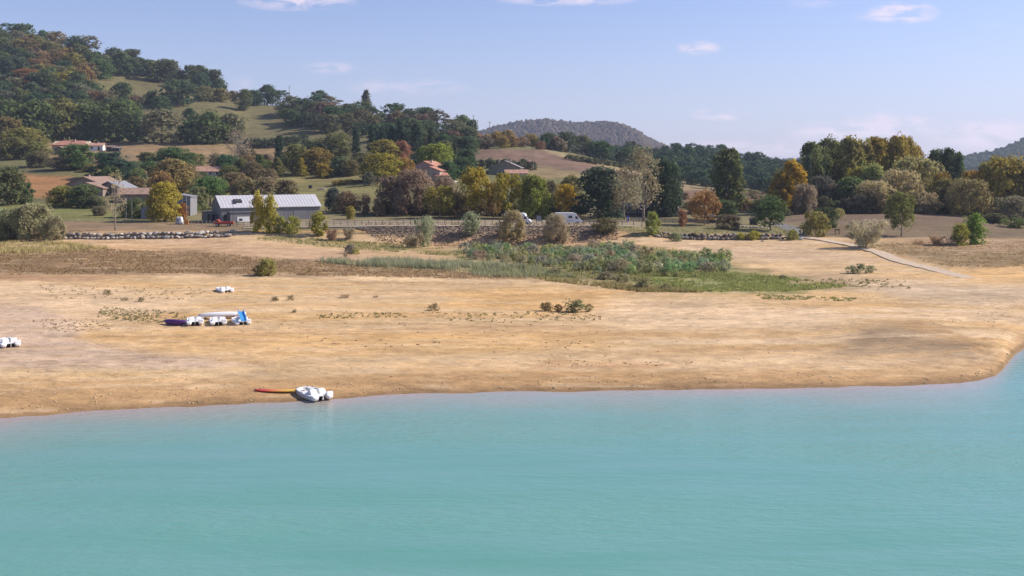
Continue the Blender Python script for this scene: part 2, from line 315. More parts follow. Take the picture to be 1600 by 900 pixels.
# upper shore: stony pink ground, then dry grass band, brush
paint([(W0, 366), (100, 372), (350, 374), (520, 392), (700, 400), (640, 425), (300, 398), (60, 392), (W0, 395)], STONY, 5, .9)
paint([(100, 375), (250, 380), (380, 392), (220, 392), (120, 385)], (0.50, .32, .15), 5, .5)
paint([(W0, 384), (40, 384), (180, 390), (330, 395), (520, 408), (700, 422), (900, 437), (700, 436), (520, 432), (300, 428), (100, 430), (W0, 432)], (0.22, 0.145, 0.078), 5, .95)
paint([(W0, 376), (100, 378), (160, 388), (60, 396), (W0, 396)], (0.30, .235, .10), 4, .8)
paint([(W0, 428), (100, 430), (220, 432), (120, 440), (W0, 442)], (0.34, .2, .12), 3, .7)
paint([(530, 431), (650, 432), (820, 438), (700, 442), (560, 440)], (0.62, .45, .26), 2, .9, .5)
paint([(530, 437), (700, 441), (860, 441), (700, 446), (560, 443)], (0.33, .21, .11), 2, .6, .5)
paint([(430, 366), (520, 374), (640, 382), (760, 392), (700, 400), (520, 386), (400, 372)], (0.24, .19, .08), 4, .8)
paint([(640, 370), (900, 372), (960, 376), (940, 388), (700, 390), (640, 384)], (0.46, 0.30, .17), 4, .9, .6)
paint([(560, 352), (700, 352), (960, 353), (940, 372), (700, 374), (580, 366)], (0.17, 0.13, .10), 3, .9, .5, ymin=223, ymax=240)
paint([(700, 388), (1000, 385), (1140, 400), (1200, 420), (1290, 440), (1340, 448), (1250, 456), (1100, 458), (960, 446), (820, 436), (720, 415)], (0.20, 0.175, 0.08), 5, .95)
paint([(1010, 425), (1120, 422), (1230, 432), (1340, 450), (1230, 457), (1080, 457), (1000, 440)], (0.17, 0.185, 0.06), 4, .95)
paint([(560, 408), (720, 410), (860, 422), (700, 424), (560, 418)], (0.21, .20, .10), 3, .7)
paint([(740, 405), (860, 412), (860, 418), (720, 416)], (0.45, .35, .2), 2, .6, .5)
paint([(990, 374), (1250, 384), (1370, 402), (1330, 430), (1200, 420), (1080, 392)], (0.46, 0.33, 0.215), 6, .9)
paint([(1120, 408), (1320, 410), (1330, 425), (1200, 428)], (.56, .38, .19), 6, .6)
paint([(1210, 430), (1320, 428), (1400, 445), (1330, 455), (1240, 446)], (.40, .28, .17), 5, .7)
paint([(1320, 378), (1420, 375), (W1, 372), (W1, 425), (1560, 420), (1480, 418), (1400, 398)], (0.235, 0.165, 0.085), 5, .95)
paint([(1380, 372), (1600, 375), (1700, 388), (1500, 392)], (.30, .19, .12), 4, .7)
paint([(1490, 424), (1560, 417), (W1, 415), (W1, 440), (1600, 438), (1530, 436)], ORANGE, 4, .9)
paint([(1330, 442), (1600, 446), (W1, 446), (W1, 470), (1560, 476), (1400, 468)], (0.47, .36, .25), 6, .8)
# terrace and lawn by the road
paint([(90, 347), (350, 348), (400, 352), (350, 362), (100, 362)], (0.235, 0.16, 0.095), 2, .95, .3, ymin=226, ymax=262)
paint([(W0, 320), (60, 318), (200, 330), (310, 342), (100, 344), (W0, 350)], (0.17, 0.165, 0.055), 3, .95, .4, ymin=255)
paint([(960, 353), (1040, 352), (1250, 354), (1240, 366), (1030, 366), (990, 372)], (0.185, 0.16, 0.075), 2, .95, .3, ymin=226, ymax=262)
paint([(1240, 345), (W1, 345), (W1, 372), (1420, 372), (1280, 372)], (0.165, 0.115, 0.07), 3, .9, .6, ymin=232)
paint([(1180, 326), (W1, 326), (W1, 350), (1300, 350), (1180, 344)], (0.155, 0.105, 0.07), 3, .95, .6, ymin=250, ymax=330)
paint([(380, 344), (1000, 344), (1010, 351), (380, 353)], (0.30, .24, .17), 2, .8, .3, ymin=236, ymax=275)
# fields on the hill
MEADOW = (0.135, 0.115, 0.05)
paint([(140, 112), (175, 116), (260, 128), (265, 150), (235, 152), (200, 150), (165, 138)], MEADOW, 3, .95, .3, ymin=600)
paint([(195, 168), (300, 160), (420, 158), (500, 165), (520, 200), (500, 222), (360, 222), (220, 205)], MEADOW, 3, .95, .3, ymin=600)
paint([(440, 157), (500, 160), (500, 168), (430, 166)], (.28, .18, .09), 2, .6, .4, ymin=700)
paint([(60, 222), (200, 222), (420, 228), (470, 236), (460, 262), (300, 262), (120, 262), (60, 250)], (0.25, 0.165, 0.085), 3, .95, .3, ymin=480, ymax=660)
paint([(20, 272), (110, 276), (120, 300), (90, 312), (20, 306)], (0.31, 0.155, 0.065), 3, .95, .2, ymin=360, ymax=480)
paint([(330, 282), (480, 270), (640, 258), (640, 290), (600, 310), (500, 330), (340, 330)], (0.185, 0.16, 0.06), 4, .95, .4, ymin=280, ymax=520)
for yy, cc in ((276, (.25, .18, .085)), (289, (.14, .12, .05)), (300, (.22, .2, .08))):
    paint([(460, yy + 4), (600, yy - 7), (600, yy - 3), (460, yy + 8)], cc, 2, .7, .3, ymin=280, ymax=520)
paint([(640, 232), (740, 232), (850, 234), (940, 256), (1010, 272), (940, 274), (860, 262), (780, 250), (700, 246)], (0.185, 0.115, 0.08), 2, .97, .2, ymin=400, ymax=640)
paint([(800, 256), (870, 264), (930, 276), (850, 279), (790, 272)], (0.23, 0.165, 0.085), 2, .9, .2, ymin=400, ymax=600)
paint([(845, 233), (880, 238), (965, 262), (1010, 272), (960, 266), (870, 242)], (0.30, 0.23, 0.12), 1.5, .9, .2, ymin=500, ymax=660)
paint([(1040, 283), (1120, 288), (1120, 300), (1040, 298)], (.25, .18, .10), 2, .9, .3, ymin=400, ymax=640)
paint([(1040, 298), (1130, 298), (1260, 300), (1240, 326), (1040, 320)], (.165, .09, .06), 2, .9, .3, ymin=330, ymax=560)
paint([(900, 325), (1240, 322), (1240, 340), (900, 340)], (0.165, .135, .07), 3, .9, .4, ymin=268, ymax=420)
paint([(0, 175), (12, 176), (10, 190), (0, 190)], MEADOW, 2, .9, .2, ymin=600)
mk = sstep(.62, .74, fbm(Xg / 3.2, Yg / .55, 51, 3)) * sstep(.45, .62, fbm(Xg / 26, Yg / 12, 52)) * b_ * (S > 2); everywhere(mk * .4, (.35, .22, .12))
mk = sstep(.60, .70, fbm(Xg / 1.3 + Yg / 3, Yg / .8, 53, 3)) * sstep(.5, .64, fbm(Xg / 18, Yg / 9, 54)) * b_ * (S > 2); everywhere(mk * .45, (.30, .20, .11))
mk = sstep(.60, .72, fbm(Xg / 6, Yg / .9, 56, 3)) * b_ * (S > 1); everywhere(mk * .35, (.66, .50, .33))
vf = 1 + (nzC - .5)[..., None] * 0.22 + (nzB - .5)[..., None] * 0.25
COLR = np.clip(COLR * vf * np.where(b_[..., None], (1.02, .99, .945), 1.0), 0.01, 0.9)
V = np.stack([Xg, Yg, Z], -1).reshape(-1, 3)
ii, jj = np.meshgrid(np.arange(nP - 1), np.arange(nY - 1), indexing='ij'); q = ii * nY + jj
FACES = np.stack([q, q + nY, q + nY + 1, q + 1], -1).reshape(-1, 4)
gm = bpy.data.materials.new('soil'); gm.use_nodes = True; t = gm.node_tree; b = t.nodes['Principled BSDF']; b.inputs['Roughness'].default_value = 0.95; b.inputs['Specular IOR Level'].default_value = 0.12
at_ = N(t, 'ShaderNodeVertexColor', layer_name='Col'); tcg = N(t, 'ShaderNodeTexCoord')
mp = N(t, 'ShaderNodeMapping'); mp.inputs['Scale'].default_value = (0.8, 1.3, 1.0); t.links.new(tcg.outputs['Object'], mp.inputs[0])
n1 = N(t, 'ShaderNodeTexNoise', Scale=0.9, Detail=7.0, Roughness=0.72); t.links.new(mp.outputs[0], n1.inputs['Vector'])
n2 = N(t, 'ShaderNodeTexNoise', Scale=4.5, Detail=3.0, Roughness=0.6); t.links.new(mp.outputs[0], n2.inputs['Vector'])
n3 = N(t, 'ShaderNodeTexNoise', Scale=0.10, Detail=3.0); t.links.new(tcg.outputs['Object'], n3.inputs['Vector'])
n6 = N(t, 'ShaderNodeTexNoise', Scale=0.35, Detail=5.0, Roughness=0.7); t.links.new(mp.outputs[0], n6.inputs['Vector'])
f1 = math_(t, 'ADD', math_(t, 'MULTIPLY_ADD', n1.outputs[0], 1.15, 0.1), math_(t, 'MULTIPLY', n6.outputs[0], 0.6))
spk = math_(t, 'MULTIPLY', math_(t, 'MULTIPLY_ADD', n2.outputs[0], 7.0, -4.35, clamp=True), math_(t, 'MULTIPLY_ADD', n3.outputs[0], 4.0, -1.7, clamp=True))
g3 = N(t, 'ShaderNodeCombineColor'); [t.links.new(f1, g3.inputs[k]) for k in range(3)]
c1 = mixc(t, 1.0, at_.outputs[0], g3.outputs[0], 'MULTIPLY')
t.links.new(mixc(t, math_(t, 'MULTIPLY', spk, 0.6), c1, mixc(t, 1.0, at_.outputs[0], (0.38, 0.34, 0.28), 'MULTIPLY')), b.inputs['Base Color'])
bp = N(t, 'ShaderNodeBump', Strength=0.9, Distance=0.3); t.links.new(n1.outputs[0], bp.inputs['Height']); t.links.new(bp.outputs[0], b.inputs['Normal'])
tag(link('ground', mesh_np('ground', V, FACES, [gm], COLR.reshape(-1, 3), smooth=True)), kind='structure')

# ------------------------------------------------------------------ lake
wx = np.unique(np.r_[np.linspace(-420, -110, 40), np.linspace(-110, 140, 334), np.linspace(140, 420, 40)]); wy = np.r_[np.linspace(-60, 20, 20), np.linspace(21, 160, 240)]
WX, WY = np.meshgrid(wx, wy, indexing='ij')
pxw = np.clip(800 + F * WX / np.maximum(WY, 1), -900, 2500); sw = WY - 18 * F / (np.interp(pxw, SHORE[:, 0], SHORE[:, 1]) - HOR); sw = np.where(WY < 25, -40, sw)
depth = np.interp(sw + (fbm(WX / 9, WY / 6, 41) - .5) * 5, [-60, -40, -15, -5, 0, 1], [5, 3.5, 1.3, .4, 0, 0])
shallow = np.exp(-depth / 0.36)
q1, q2 = np.meshgrid(np.arange(len(wx) - 1), np.arange(len(wy) - 1), indexing='ij'); q = q1 * len(wy) + q2
wm = bpy.data.materials.new('lake_water'); wm.use_nodes = True; t = wm.node_tree; b = t.nodes['Principled BSDF']
b.inputs['Roughness'].default_value = 0.12; b.inputs['IOR'].default_value = 1.33
at_ = N(t, 'ShaderNodeAttribute', attribute_name='shallow'); tcg = N(t, 'ShaderNodeTexCoord')
mp = N(t, 'ShaderNodeMapping'); mp.inputs['Scale'].default_value = (0.05, 0.35, 1); t.links.new(tcg.outputs['Object'], mp.inputs[0])
n1 = N(t, 'ShaderNodeTexNoise', Scale=1.0, Detail=4.0, Roughness=0.6); t.links.new(mp.outputs[0], n1.inputs['Vector'])
mp4 = N(t, 'ShaderNodeMapping'); mp4.inputs['Scale'].default_value = (0.022, 0.09, 1); t.links.new(tcg.outputs['Object'], mp4.inputs[0])
n4 = N(t, 'ShaderNodeTexNoise', Scale=1.0, Detail=3.0); t.links.new(mp4.outputs[0], n4.inputs['Vector'])
deep = mixc(t, math_(t, 'MULTIPLY_ADD', n1.outputs[0], 3.0, -1.0, clamp=True), (0.095, 0.262, 0.205), (0.135, 0.285, 0.262))
deep = mixc(t, math_(t, 'MULTIPLY_ADD', n4.outputs[0], 3.0, -1.0, clamp=True), deep, (0.13, 0.30, 0.255))
t.links.new(mixc(t, at_.outputs['Fac'], deep, (0.36, 0.285, 0.25)), b.inputs['Base Color'])
mp2 = N(t, 'ShaderNodeMapping'); mp2.inputs['Scale'].default_value = (0.55, 1.5, 1); t.links.new(tcg.outputs['Object'], mp2.inputs[0])
n5 = N(t, 'ShaderNodeTexNoise', Scale=1.2, Detail=4.0, Roughness=0.6); t.links.new(mp2.outputs[0], n5.inputs['Vector'])
bp = N(t, 'ShaderNodeBump', Distance=0.12); t.links.new(math_(t, 'MULTIPLY_ADD', n4.outputs[0], 2.4, -0.65, clamp=True), bp.inputs['Strength']); t.links.new(n5.outputs[0], bp.inputs['Height']); t.links.new(bp.outputs[0], b.inputs['Normal'])
tag(link('lake_water', mesh_np('lake_water', np.stack([WX, WY, np.full(WX.shape, 0.0)], -1).reshape(-1, 3), np.stack([q, q + len(wy), q + len(wy) + 1, q + 1], -1).reshape(-1, 4), [wm], attr={'shallow': shallow.ravel()}, smooth=True)), kind='structure')

# ------------------------------------------------------------------ road along the bank and the old ramp down to the water
def strip(name, pts, width, thick, m, lift=0.03, fade=0):
    """slab following the ground; pts are (x, y); returns object"""
    P = []
    for (a, b2) in zip(pts[:-1], pts[1:]):
        n = max(2, int(math.dist(a, b2) / 1.5))
        P += [(a[0] + (b2[0] - a[0]) * k / n, a[1] + (b2[1] - a[1]) * k / n) for k in range(n)]
    P.append(pts[-1]); secs = []
    for k, p in enumerate(P):
        q0, q1 = P[max(0, k - 1)], P[min(len(P) - 1, k + 1)]; dx, dy = q1[0] - q0[0], q1[1] - q0[1]; l = math.hypot(dx, dy); nx, ny = -dy / l, dx / l
        ww = width / 2 * (1 + (random.random() - .5) * .06)
        zz = max(ground_z(p[0] + nx * s * ww, p[1] + ny * s * ww) for s in (-1, -.5, 0, .5, 1)) + lift - fade * max(0, k / (len(P) - 1) - .7)
        secs.append([(p[0] - nx * ww, p[1] - ny * ww, zz - thick), (p[0] + nx * ww, p[1] + ny * ww, zz - thick), (p[0] + nx * ww, p[1] + ny * ww, zz), (p[0] - nx * ww, p[1] - ny * ww, zz)])
    mb = MB(); mb.loft(secs); return tag(mb.build(name, m), kind='structure')
def xy(px, Y): return ((px - 800) / F * Y, Y)
m_conc = mat('worn_concrete', (0.47, 0.36, 0.255), .9, .25, 1.5, bump=.3)
strip('road', [xy(380, 238.6), xy(600, 238.2), xy(800, 238.2), xy(1010, 238.6)], 2.2, .5, mat('pale_gravel', (0.42, 0.345, 0.265), .95, .25, 2, bump=.4))
rp = [at(px, py)[:2] for px, py in ((1246, 369), (1290, 376), (1335, 384), (1372, 394), (1405, 408), (1450, 419), (1500, 431), (1545, 439), (1590, 445))]
strip('ramp_path', rp, 2.9, .7, m_conc, .12, .7)
strip('street', [xy(1210, 262), xy(1228, 254), xy(1238, 246)] + rp[:1], 4, .5, mat('asphalt_grey', (0.16, 0.15, 0.15), .9, .2, 1.5), .05)

# ------------------------------------------------------------------ far wooded hills
def far_hill(ridge, Y, foot_z, depth, col, tree_col, ntrees, crown, seed, name):
    px = np.linspace(ridge[0][0], ridge[-1][0], 90); ry = np.interp(px, *zip(*ridge)); ry = np.convolve(np.pad(ry, 3, mode='edge'), np.ones(7) / 7, 'valid')
    top = EYE - (ry - HOR) / F * Y - crown * 0.8
    tt = np.linspace(-1, 1, 31); v = []
    for t_ in tt:
        k = np.clip(1 - abs(t_), 0, 1) ** 0.85; yy = Y + t_ * depth
        v.append(np.c_[(px - 800) / F * Y, np.full(len(px), yy) + 30 * np.sin(px / 23.0) * k, foot_z + (top - foot_z) * k + (fbm(px / 25, px * 0 + t_ * 6, seed) - .5) * 28 * k * (1 - k) * 3])
    G = np.stack(v); nr, nc = G.shape[:2]
    a, c = np.meshgrid(np.arange(nr - 1), np.arange(nc - 1), indexing='ij'); q = a * nc + c
    m = mat(name + '_soil', col, .95, .2, .02)
    tag(link('hills', mesh_np('hills', G.reshape(-1, 3), np.stack([q, q + 1, q + nc + 1, q + nc], -1).reshape(-1, 4), [m], smooth=True)), kind='structure')
    r = np.random.default_rng(seed); u = r.random(ntrees) * (nr // 2 + 1.2); s = r.random(ntrees) * (nc - 1.01)
    u0 = u.astype(int); s0 = s.astype(int); fu = (u - u0)[:, None]; fs = (s - s0)[:, None]
    p = (G[u0, s0] * (1 - fs) + G[u0, s0 + 1] * fs) * (1 - fu) + (G[u0 + 1, s0] * (1 - fs) + G[u0 + 1, s0 + 1] * fs) * fu
    import bmesh
    bm = bmesh.new(); bmesh.ops.create_icosphere(bm, subdivisions=2, radius=1); bv = np.array([q.co[:] for q in bm.verts]); bf = np.array([[q.index for q in f.verts] for f in bm.faces]); bm.free()
    sz = crown * (0.65 + .7 * r.random((ntrees, 1, 1))); jit = 1 + .62 * (r.random((ntrees, len(bv), 1)) - .5)
    vv = bv[None] * sz * np.array([1, 1, 1.05]) * jit * np.array([.6, .6, .8]) + p[:, None] + np.array([0, 0, 1]) * sz * .3
    ff = bf[None] + (np.arange(ntrees) * len(bv))[:, None, None]
    pat = fbm(p[:, 0] / 140, p[:, 1] / 140, seed + 5)
    cc = np.array(tree_col)[np.clip(((pat - .5) * 6 + r.random(ntrees) * 1.6 + .7).astype(int), 0, len(tree_col) - 1)] * (0.88 + .24 * r.random((ntrees, 1)))
    fm = bpy.data.materials.new(name + '_leaves'); fm.use_nodes = True; t = fm.node_tree; b = t.nodes['Principled BSDF']; b.inputs['Roughness'].default_value = 1; b.inputs['Specular IOR Level'].default_value = 0
    vc = N(t, 'ShaderNodeVertexColor', layer_name='Col'); t.links.new(vc.outputs[0], b.inputs['Base Color'])
    o = link('far_forest', mesh_np('far_forest', vv.reshape(-1, 3), ff.reshape(-1, 3), [fm], np.repeat(cc, len(bv), 0)))
    tag(o, name, 'forest', kind='stuff')
BR = ((0.085, 0.062, 0.045), (0.095, 0.062, 0.047), (0.072, 0.062, 0.042), (0.10, 0.072, 0.05))
far_hill([(640, 262), (700, 225), (755, 204), (790, 195), (830, 190), (862, 187.5), (892, 193), (922, 192), (950, 190.5), (968, 194), (990, 205), (1012, 217), (1030, 226), (1070, 240), (1130, 252), (1190, 262)], 2900, 0, 620, (0.06, 0.055, 0.03), BR, 9500, 10.5, 61, 'brownish wooded hill far behind the fields')
far_hill([(1380, 268), (1470, 256), (1505, 247), (1530, 243), (1562, 236), (1592, 227), (1640, 212), (1720, 188), (1850, 165), (2000, 160)], 2300, 0, 600, (0.035, 0.05, 0.03), ((0.03, 0.05, 0.026), (0.045, 0.06, 0.03), (.028, .045, .03)), 6500, 11, 67, 'dark blue green wooded hill at the far right')
far_hill([(1080, 268), (1180, 252), (1235, 250), (1300, 257), (1420, 262)], 3300, 0, 500, (0.04, 0.05, 0.03), ((0.04, 0.055, 0.03), (.05, .06, .03)), 1500, 15, 69, 'low wooded ridge far behind the poplars')

# ------------------------------------------------------------------ haze
hm = bpy.data.materials.new('haze_air'); hm.use_nodes = True; t = hm.node_tree; t.nodes.clear()
o_ = N(t, 'ShaderNodeOutputMaterial'); pv = N(t, 'ShaderNodeVolumePrincipled', Density=HAZE_DENSITY, Anisotropy=0.2); pv.inputs['Color'].default_value = (0.70, 0.80, 1.0, 1); t.links.new(pv.outputs[0], o_.inputs['Volume'])
hb = MB().box(-5600, -300, -12, 5600, 5400, 330); ho = hb.build('haze', hm); tag(ho, kind='stuff')
# ------------------------------------------------------------------ trees: leaf clumps on lobes, tapered trunks with limbs
def leaf_mat(name, transl=0.42):
    m = bpy.data.materials.new(name); m.use_nodes = True; t = m.node_tree; t.nodes.clear()
    o = N(t, 'ShaderNodeOutputMaterial'); oi = N(t, 'ShaderNodeObjectInfo'); v = N(t, 'ShaderNodeAttribute', attribute_name='tone'); h = N(t, 'ShaderNodeAttribute', attribute_name='hue')
    hs = N(t, 'ShaderNodeHueSaturation'); t.links.new(oi.outputs['Color'], hs.inputs['Color'])
    t.links.new(math_(t, 'MULTIPLY_ADD', h.outputs['Fac'], 0.022, 0.489), hs.inputs['Hue']); t.links.new(math_(t, 'MULTIPLY_ADD', v.outputs['Fac'], 1.9, 1.25), hs.inputs['Value'])
    d = N(t, 'ShaderNodeBsdfDiffuse'); tr = N(t, 'ShaderNodeBsdfTranslucent'); mx = N(t, 'ShaderNodeMixShader', Fac=transl)
    t.links.new(hs.outputs[0], d.inputs[0]); t.links.new(hs.outputs[0], tr.inputs[0]); t.links.new(d.outputs[0], mx.inputs[1]); t.links.new(tr.outputs[0], mx.inputs[2]); t.links.new(mx.outputs[0], o.inputs[0]); return m
LEAF = leaf_mat('leaves'); BARK = mat('bark', (0.11, 0.085, 0.065), .95, .35, 3); PALEBARK = mat('pale_bark', (0.27, 0.23, 0.19), .95, .3, 3)
def crown_arrays(lobes, n_per, leaf, r, aspect=0.7, up=0.15, clump=16, spread=0.33, stretch_up=0.0):
    P = []; Nn = []; T = []; Hh = []; UP = []
    for (cx, cy, cz, rx, rz) in lobes:
        n = max(8, int(n_per * (0.7 + .6 * r.random())))
        k = r.normal(size=(clump, 3)); k[:, 2] += 0.25; k /= np.linalg.norm(k, axis=1)[:, None]; kr = 0.58 + 0.68 * r.random(clump); kt = r.random(clump)
        i = r.integers(0, clump, n); d = k[i] + r.normal(size=(n, 3)) * spread; d /= np.linalg.norm(d, axis=1)[:, None]
        rr = kr[i] * (0.66 + 0.38 * r.random(n) ** 0.6)
        P.append(np.array([cx, cy, cz]) + d * rr[:, None] * np.array([rx, rx, rz]))
        nn = d * 0.95 + r.normal(size=(n, 3)) * 0.55 + np.array([0, 0, up]); Nn.append(nn / np.linalg.norm(nn, axis=1)[:, None])
        lt = r.random(); T.append(np.clip(0.3 * lt + 0.35 * kt[i] + 0.35 * r.random(n), 0, 1)); Hh.append(np.clip(.45 * lt + .35 * kt[i] + .2 * r.random(n), 0, 1)); UP.append(d)
    P = np.concatenate(P); Nn = np.concatenate(Nn); T = np.concatenate(T); Hh = np.concatenate(Hh); UP = np.concatenate(UP); n = len(P)
    if stretch_up:
        a = UP * 0.6 + np.array([0, 0, 1.0]) + r.normal(size=(n, 3)) * .3
    else:
        a = r.normal(size=(n, 3))
    a -= Nn * (a * Nn).sum(1)[:, None]; a /= np.linalg.norm(a, axis=1)[:, None] + 1e-6; b = np.cross(Nn, a)
    s = leaf * (0.6 + 0.8 * r.random((n, 1))) * .5; A = a * s * (1 + stretch_up); B = b * s * aspect
    v = np.stack([P - A, P + B * .9 - A * .1, P + A, P - B * .9 + A * .1], 1).reshape(-1, 3)
    f = np.arange(4 * n).reshape(-1, 4)
    v[:, 2] = np.maximum(v[:, 2], 0.02)
    return v, f, np.repeat(T, 4), np.repeat(Hh, 4)
def profile_lobes(r, W, H, prof, n, lr, rz, t0, t1=0.97, inner=.3):
    out_ = []
    for k in range(n):
        t = t0 + (t1 - t0) * ((k + r.random()) / n); R0 = prof(t) * W / 2
        L_ = lr * W * (0.55 + .9 * r.random()); L_ = min(L_, max(R0, .12 * W)); a = k * 2.399 + r.random() * 1.2
        rad = max(0, R0 - L_ * .8) * (1 if r.random() > inner else r.random() ** .5)
        out_.append((rad * math.cos(a), rad * math.sin(a), min(t * H, H - L_ * rz * .85), L_, L_ * rz))
    return out_
def trunk_mb(r, H, lobes, rad, top=.7, limbs=6, bend=.03):
    mb = MB(); p = [(0, 0, -.3)]; n = 5
    for k in range(1, n + 1): p.append(((r.random() - .5) * bend * H, (r.random() - .5) * bend * H, top * H * k / n))
    mb.tube(p, [rad * 1.25] + [rad * (1 - .78 * k / n) for k in range(1, n + 1)], 6)
    idx = r.permutation(len(lobes))[:limbs]
    for i in idx:
        c = lobes[i]; z0 = max(.12 * H, min(top * H * .9, c[2] * (.45 + .25 * r.random()))); k = z0 / (top * H) * n; k0 = min(int(k), n - 1); q = [p[k0][j] + (p[k0 + 1][j] - p[k0][j]) * (k - k0) for j in range(3)]
        m_ = [(q[0] + c[0] * .55), (q[1] + c[1] * .55), z0 + (c[2] - z0) * .45]
        mb.tube([q, m_, (c[0], c[1], c[2])], [rad * .42, rad * .26, rad * .08], 4)
    return mb
dome = lambda t: math.sqrt(max(0.0, 1 - (max(0, t - .35) / .67) ** 2)) if t > .35 else .72 + .28 * t / .35
ballp = lambda t: math.sqrt(max(0.02, 1 - ((t - .58) / .46) ** 2))
popl = lambda t: min(1, .45 + 2.2 * t) * (1 - max(0, (t - .5) / .52) ** 2.4 * .7)
cone = lambda t: max(.05, 1 - t) ** .8
colm = lambda t: math.sin(math.pi * min(.97, .12 + .84 * t)) ** .6
vase = lambda t: .45 + .55 * t if t < .75 else 1 - (t - .75) * 1.3
umbr = lambda t: 1.0 if t < .85 else .6
KIND = {}
def proto(kind, W, H, prof, n, lr, rz, t0, n_per, leaf, variants=3, trunk=None, bark=None, far=False, **kw):
    for vi in range(variants):
        r = np.random.default_rng(abs(hash2(np.array([len(kind) * 31 + ord(kind[0]) + ord(kind[-1]) * 7]), np.array([vi + 3]), 5)[0] * 1e6).astype(int))
        lobes = profile_lobes(r, W, H, prof, n, lr, rz, t0)
        v, f, tn, hu = crown_arrays(lobes, n_per, leaf, r, **kw)
        w_ = np.percentile(np.hypot(v[:, 0], v[:, 1]), 88) * 2; h_ = np.percentile(v[:, 2], 99.2)
        tm = None
        if trunk:
            mb = trunk_mb(r, H, lobes, *trunk)
            if far:
                tv = np.array(mb.v); 
                tf = np.array([q if len(q) == 4 else (tuple(q) + (q[-1],) * 4)[:4] for q in mb.f if len(q) <= 4], int)
                v2 = np.r_[v, tv]; f2 = np.r_[f, tf + len(v)]
                me = mesh_np(kind, v2, f2, [LEAF, bark or BARK], attr={'tone': np.r_[tn, np.zeros(len(tv))], 'hue': np.r_[hu, np.zeros(len(tv))]}, midx=np.r_[np.zeros(len(f)), np.ones(len(tf))])
                KIND.setdefault(kind, []).append((me, None, w_, h_)); continue
            tm = bpy.data.meshes.new('trunk'); tm.from_pydata(mb.v, [], mb.f); tm.materials.append(bark or BARK)
            for p in tm.polygons: p.use_smooth = True
        me = mesh_np('crown', v, f, [LEAF], attr={'tone': tn, 'hue': hu})
        KIND.setdefault(kind, []).append((me, tm, w_, h_))
#      kind      W   H   profile n  lr   rz  t0  leaves size
proto('oak', 11, 11, dome, 26, .20, .9, .06, 250, .62, 4, (.30, .62, 9))
proto('ball', 8, 9, ballp, 20, .20, .9, .28, 190, .48, 3, (.18, .65, 8), PALEBARK)
proto('poplar', 6, 18, popl, 34, .20, 1.9, .08, 170, .55, 6, (.24, .85, 8), PALEBARK, stretch_up=.35)
proto('lombardy', 3, 15, colm, 20, .30, 2.6, .05, 120, .5, 2, (.16, .9, 4), stretch_up=.35)
proto('cypress', 2.4, 12, colm, 22, .34, 2.4, .02, 120, .4, 2, (.14, .9, 3), stretch_up=.3)
proto('pine', 9, 13, umbr, 13, .22, .55, .62, 190, .55, 3, (.26, .84, 11), up=.5)
proto('stonepine', 10, 7.5, umbr, 20, .20, .62, .48, 200, .5, 2, (.22, .8, 10), up=.4)
proto('cedar', 13, 13, lambda t: (1 - t * .55), 30, .19, .5, .06, 210, .6, 2, (.34, .9, 12), up=.4)
proto('conic', 6, 9, lambda t: max(.15, 1.02 - t ** 1.5), 22, .22, .9, .05, 160, .45, 2, (.16, .8, 5))
proto('willow', 9, 8, dome, 30, .15, 1.05, .06, 170, .46, 3, (.16, .6, 12), aspect=.55, stretch_up=.4, spread=.45, up=.45)
proto('bush', 4, 3, dome, 18, .20, .9, .04, 130, .26, 3, (.06, .6, 6), up=.35)
proto('upright', 3.2, 5, colm, 18, .22, 1.5, .03, 130, .28, 3, (.07, .75, 6), stretch_up=.3)
proto('paleshrub', 5, 4.2, vase, 26, .15, 1.3, .10, 130, .26, 3, (.07, .6, 14), aspect=.45, stretch_up=.5, up=.5)
proto('thin', 7, 14, popl, 24, .19, 1.3, .26, 60, .46, 3, (.20, .9, 16), PALEBARK, spread=.5)
proto('bare', 5, 13, ballp, 26, .14, 1.0, .30, 26, .30, 2, (.15, .92, 26), PALEBARK, spread=.6)
proto('scrub', 2.4, 1.9, dome, 12, .2, 1.1, .05, 75, .22, 5, aspect=.5, stretch_up=.2, up=.8)
proto('tuft', 1.2, .7, dome, 9, .24, 1.1, .05, 34, .13, 4, aspect=.35, stretch_up=.9)
proto('faroak', 12, 12, dome, 18, .22, .9, .06, 120, 1.0, 5, (.30, .6, 4), far=True)
proto('farpine', 9, 15, ballp, 15, .23, .85, .22, 105, .9, 3, (.26, .85, 5), far=True)
proto('farshrub', 7, 5, dome, 11, .22, .9, .05, 80, .75, 3, (.1, .6, 2), far=True)

_cnt = {}; LAST = [None]
def plant(kind, name, X, Y, z, wm, hm, color, label, cat='tree', group=None, rot=None, twist=None):
    vs = KIND[kind]; _cnt[kind] = _cnt.get(kind, -1) + 1; me, tm, W, H = vs[_cnt[kind] % len(vs)]
    rot = random.random() * 6.28 if rot is None else rot; s = (wm / W, wm / W, hm / H); st = (max(color) - min(color)) / max(color); q_ = 1.12 / (1 + 2.4 * (max(color) - min(color))); c = (color[0] * (1.17 - .17 * st) * q_ + .003, color[1] * 1.02 * q_ + .001, color[2] * 1.0 * q_, 1)
    if tm is None and not name.endswith('_parts'):
        o = link(name, me, None, (X, Y, z - .05), rot, s); o.color = c
    else:
        o = link(name, None, None, (X, Y, z - .08), rot, s)
        link('trunk', tm, o); k = link('crown', me, o); k.color = c
    tag(o, label, cat, group); LAST[0] = o; return o
DKG = (.036, .058, .026); OAK = (.055, .075, .028); OLV = (.085, .09, .032); OLB = (.10, .085, .035); YGR = (.17, .17, .035); YEL = (.28, .235, .04); GLD = (.36, .20, .025); ORG = (.25, .12, .035); RUS = (.19, .105, .05)
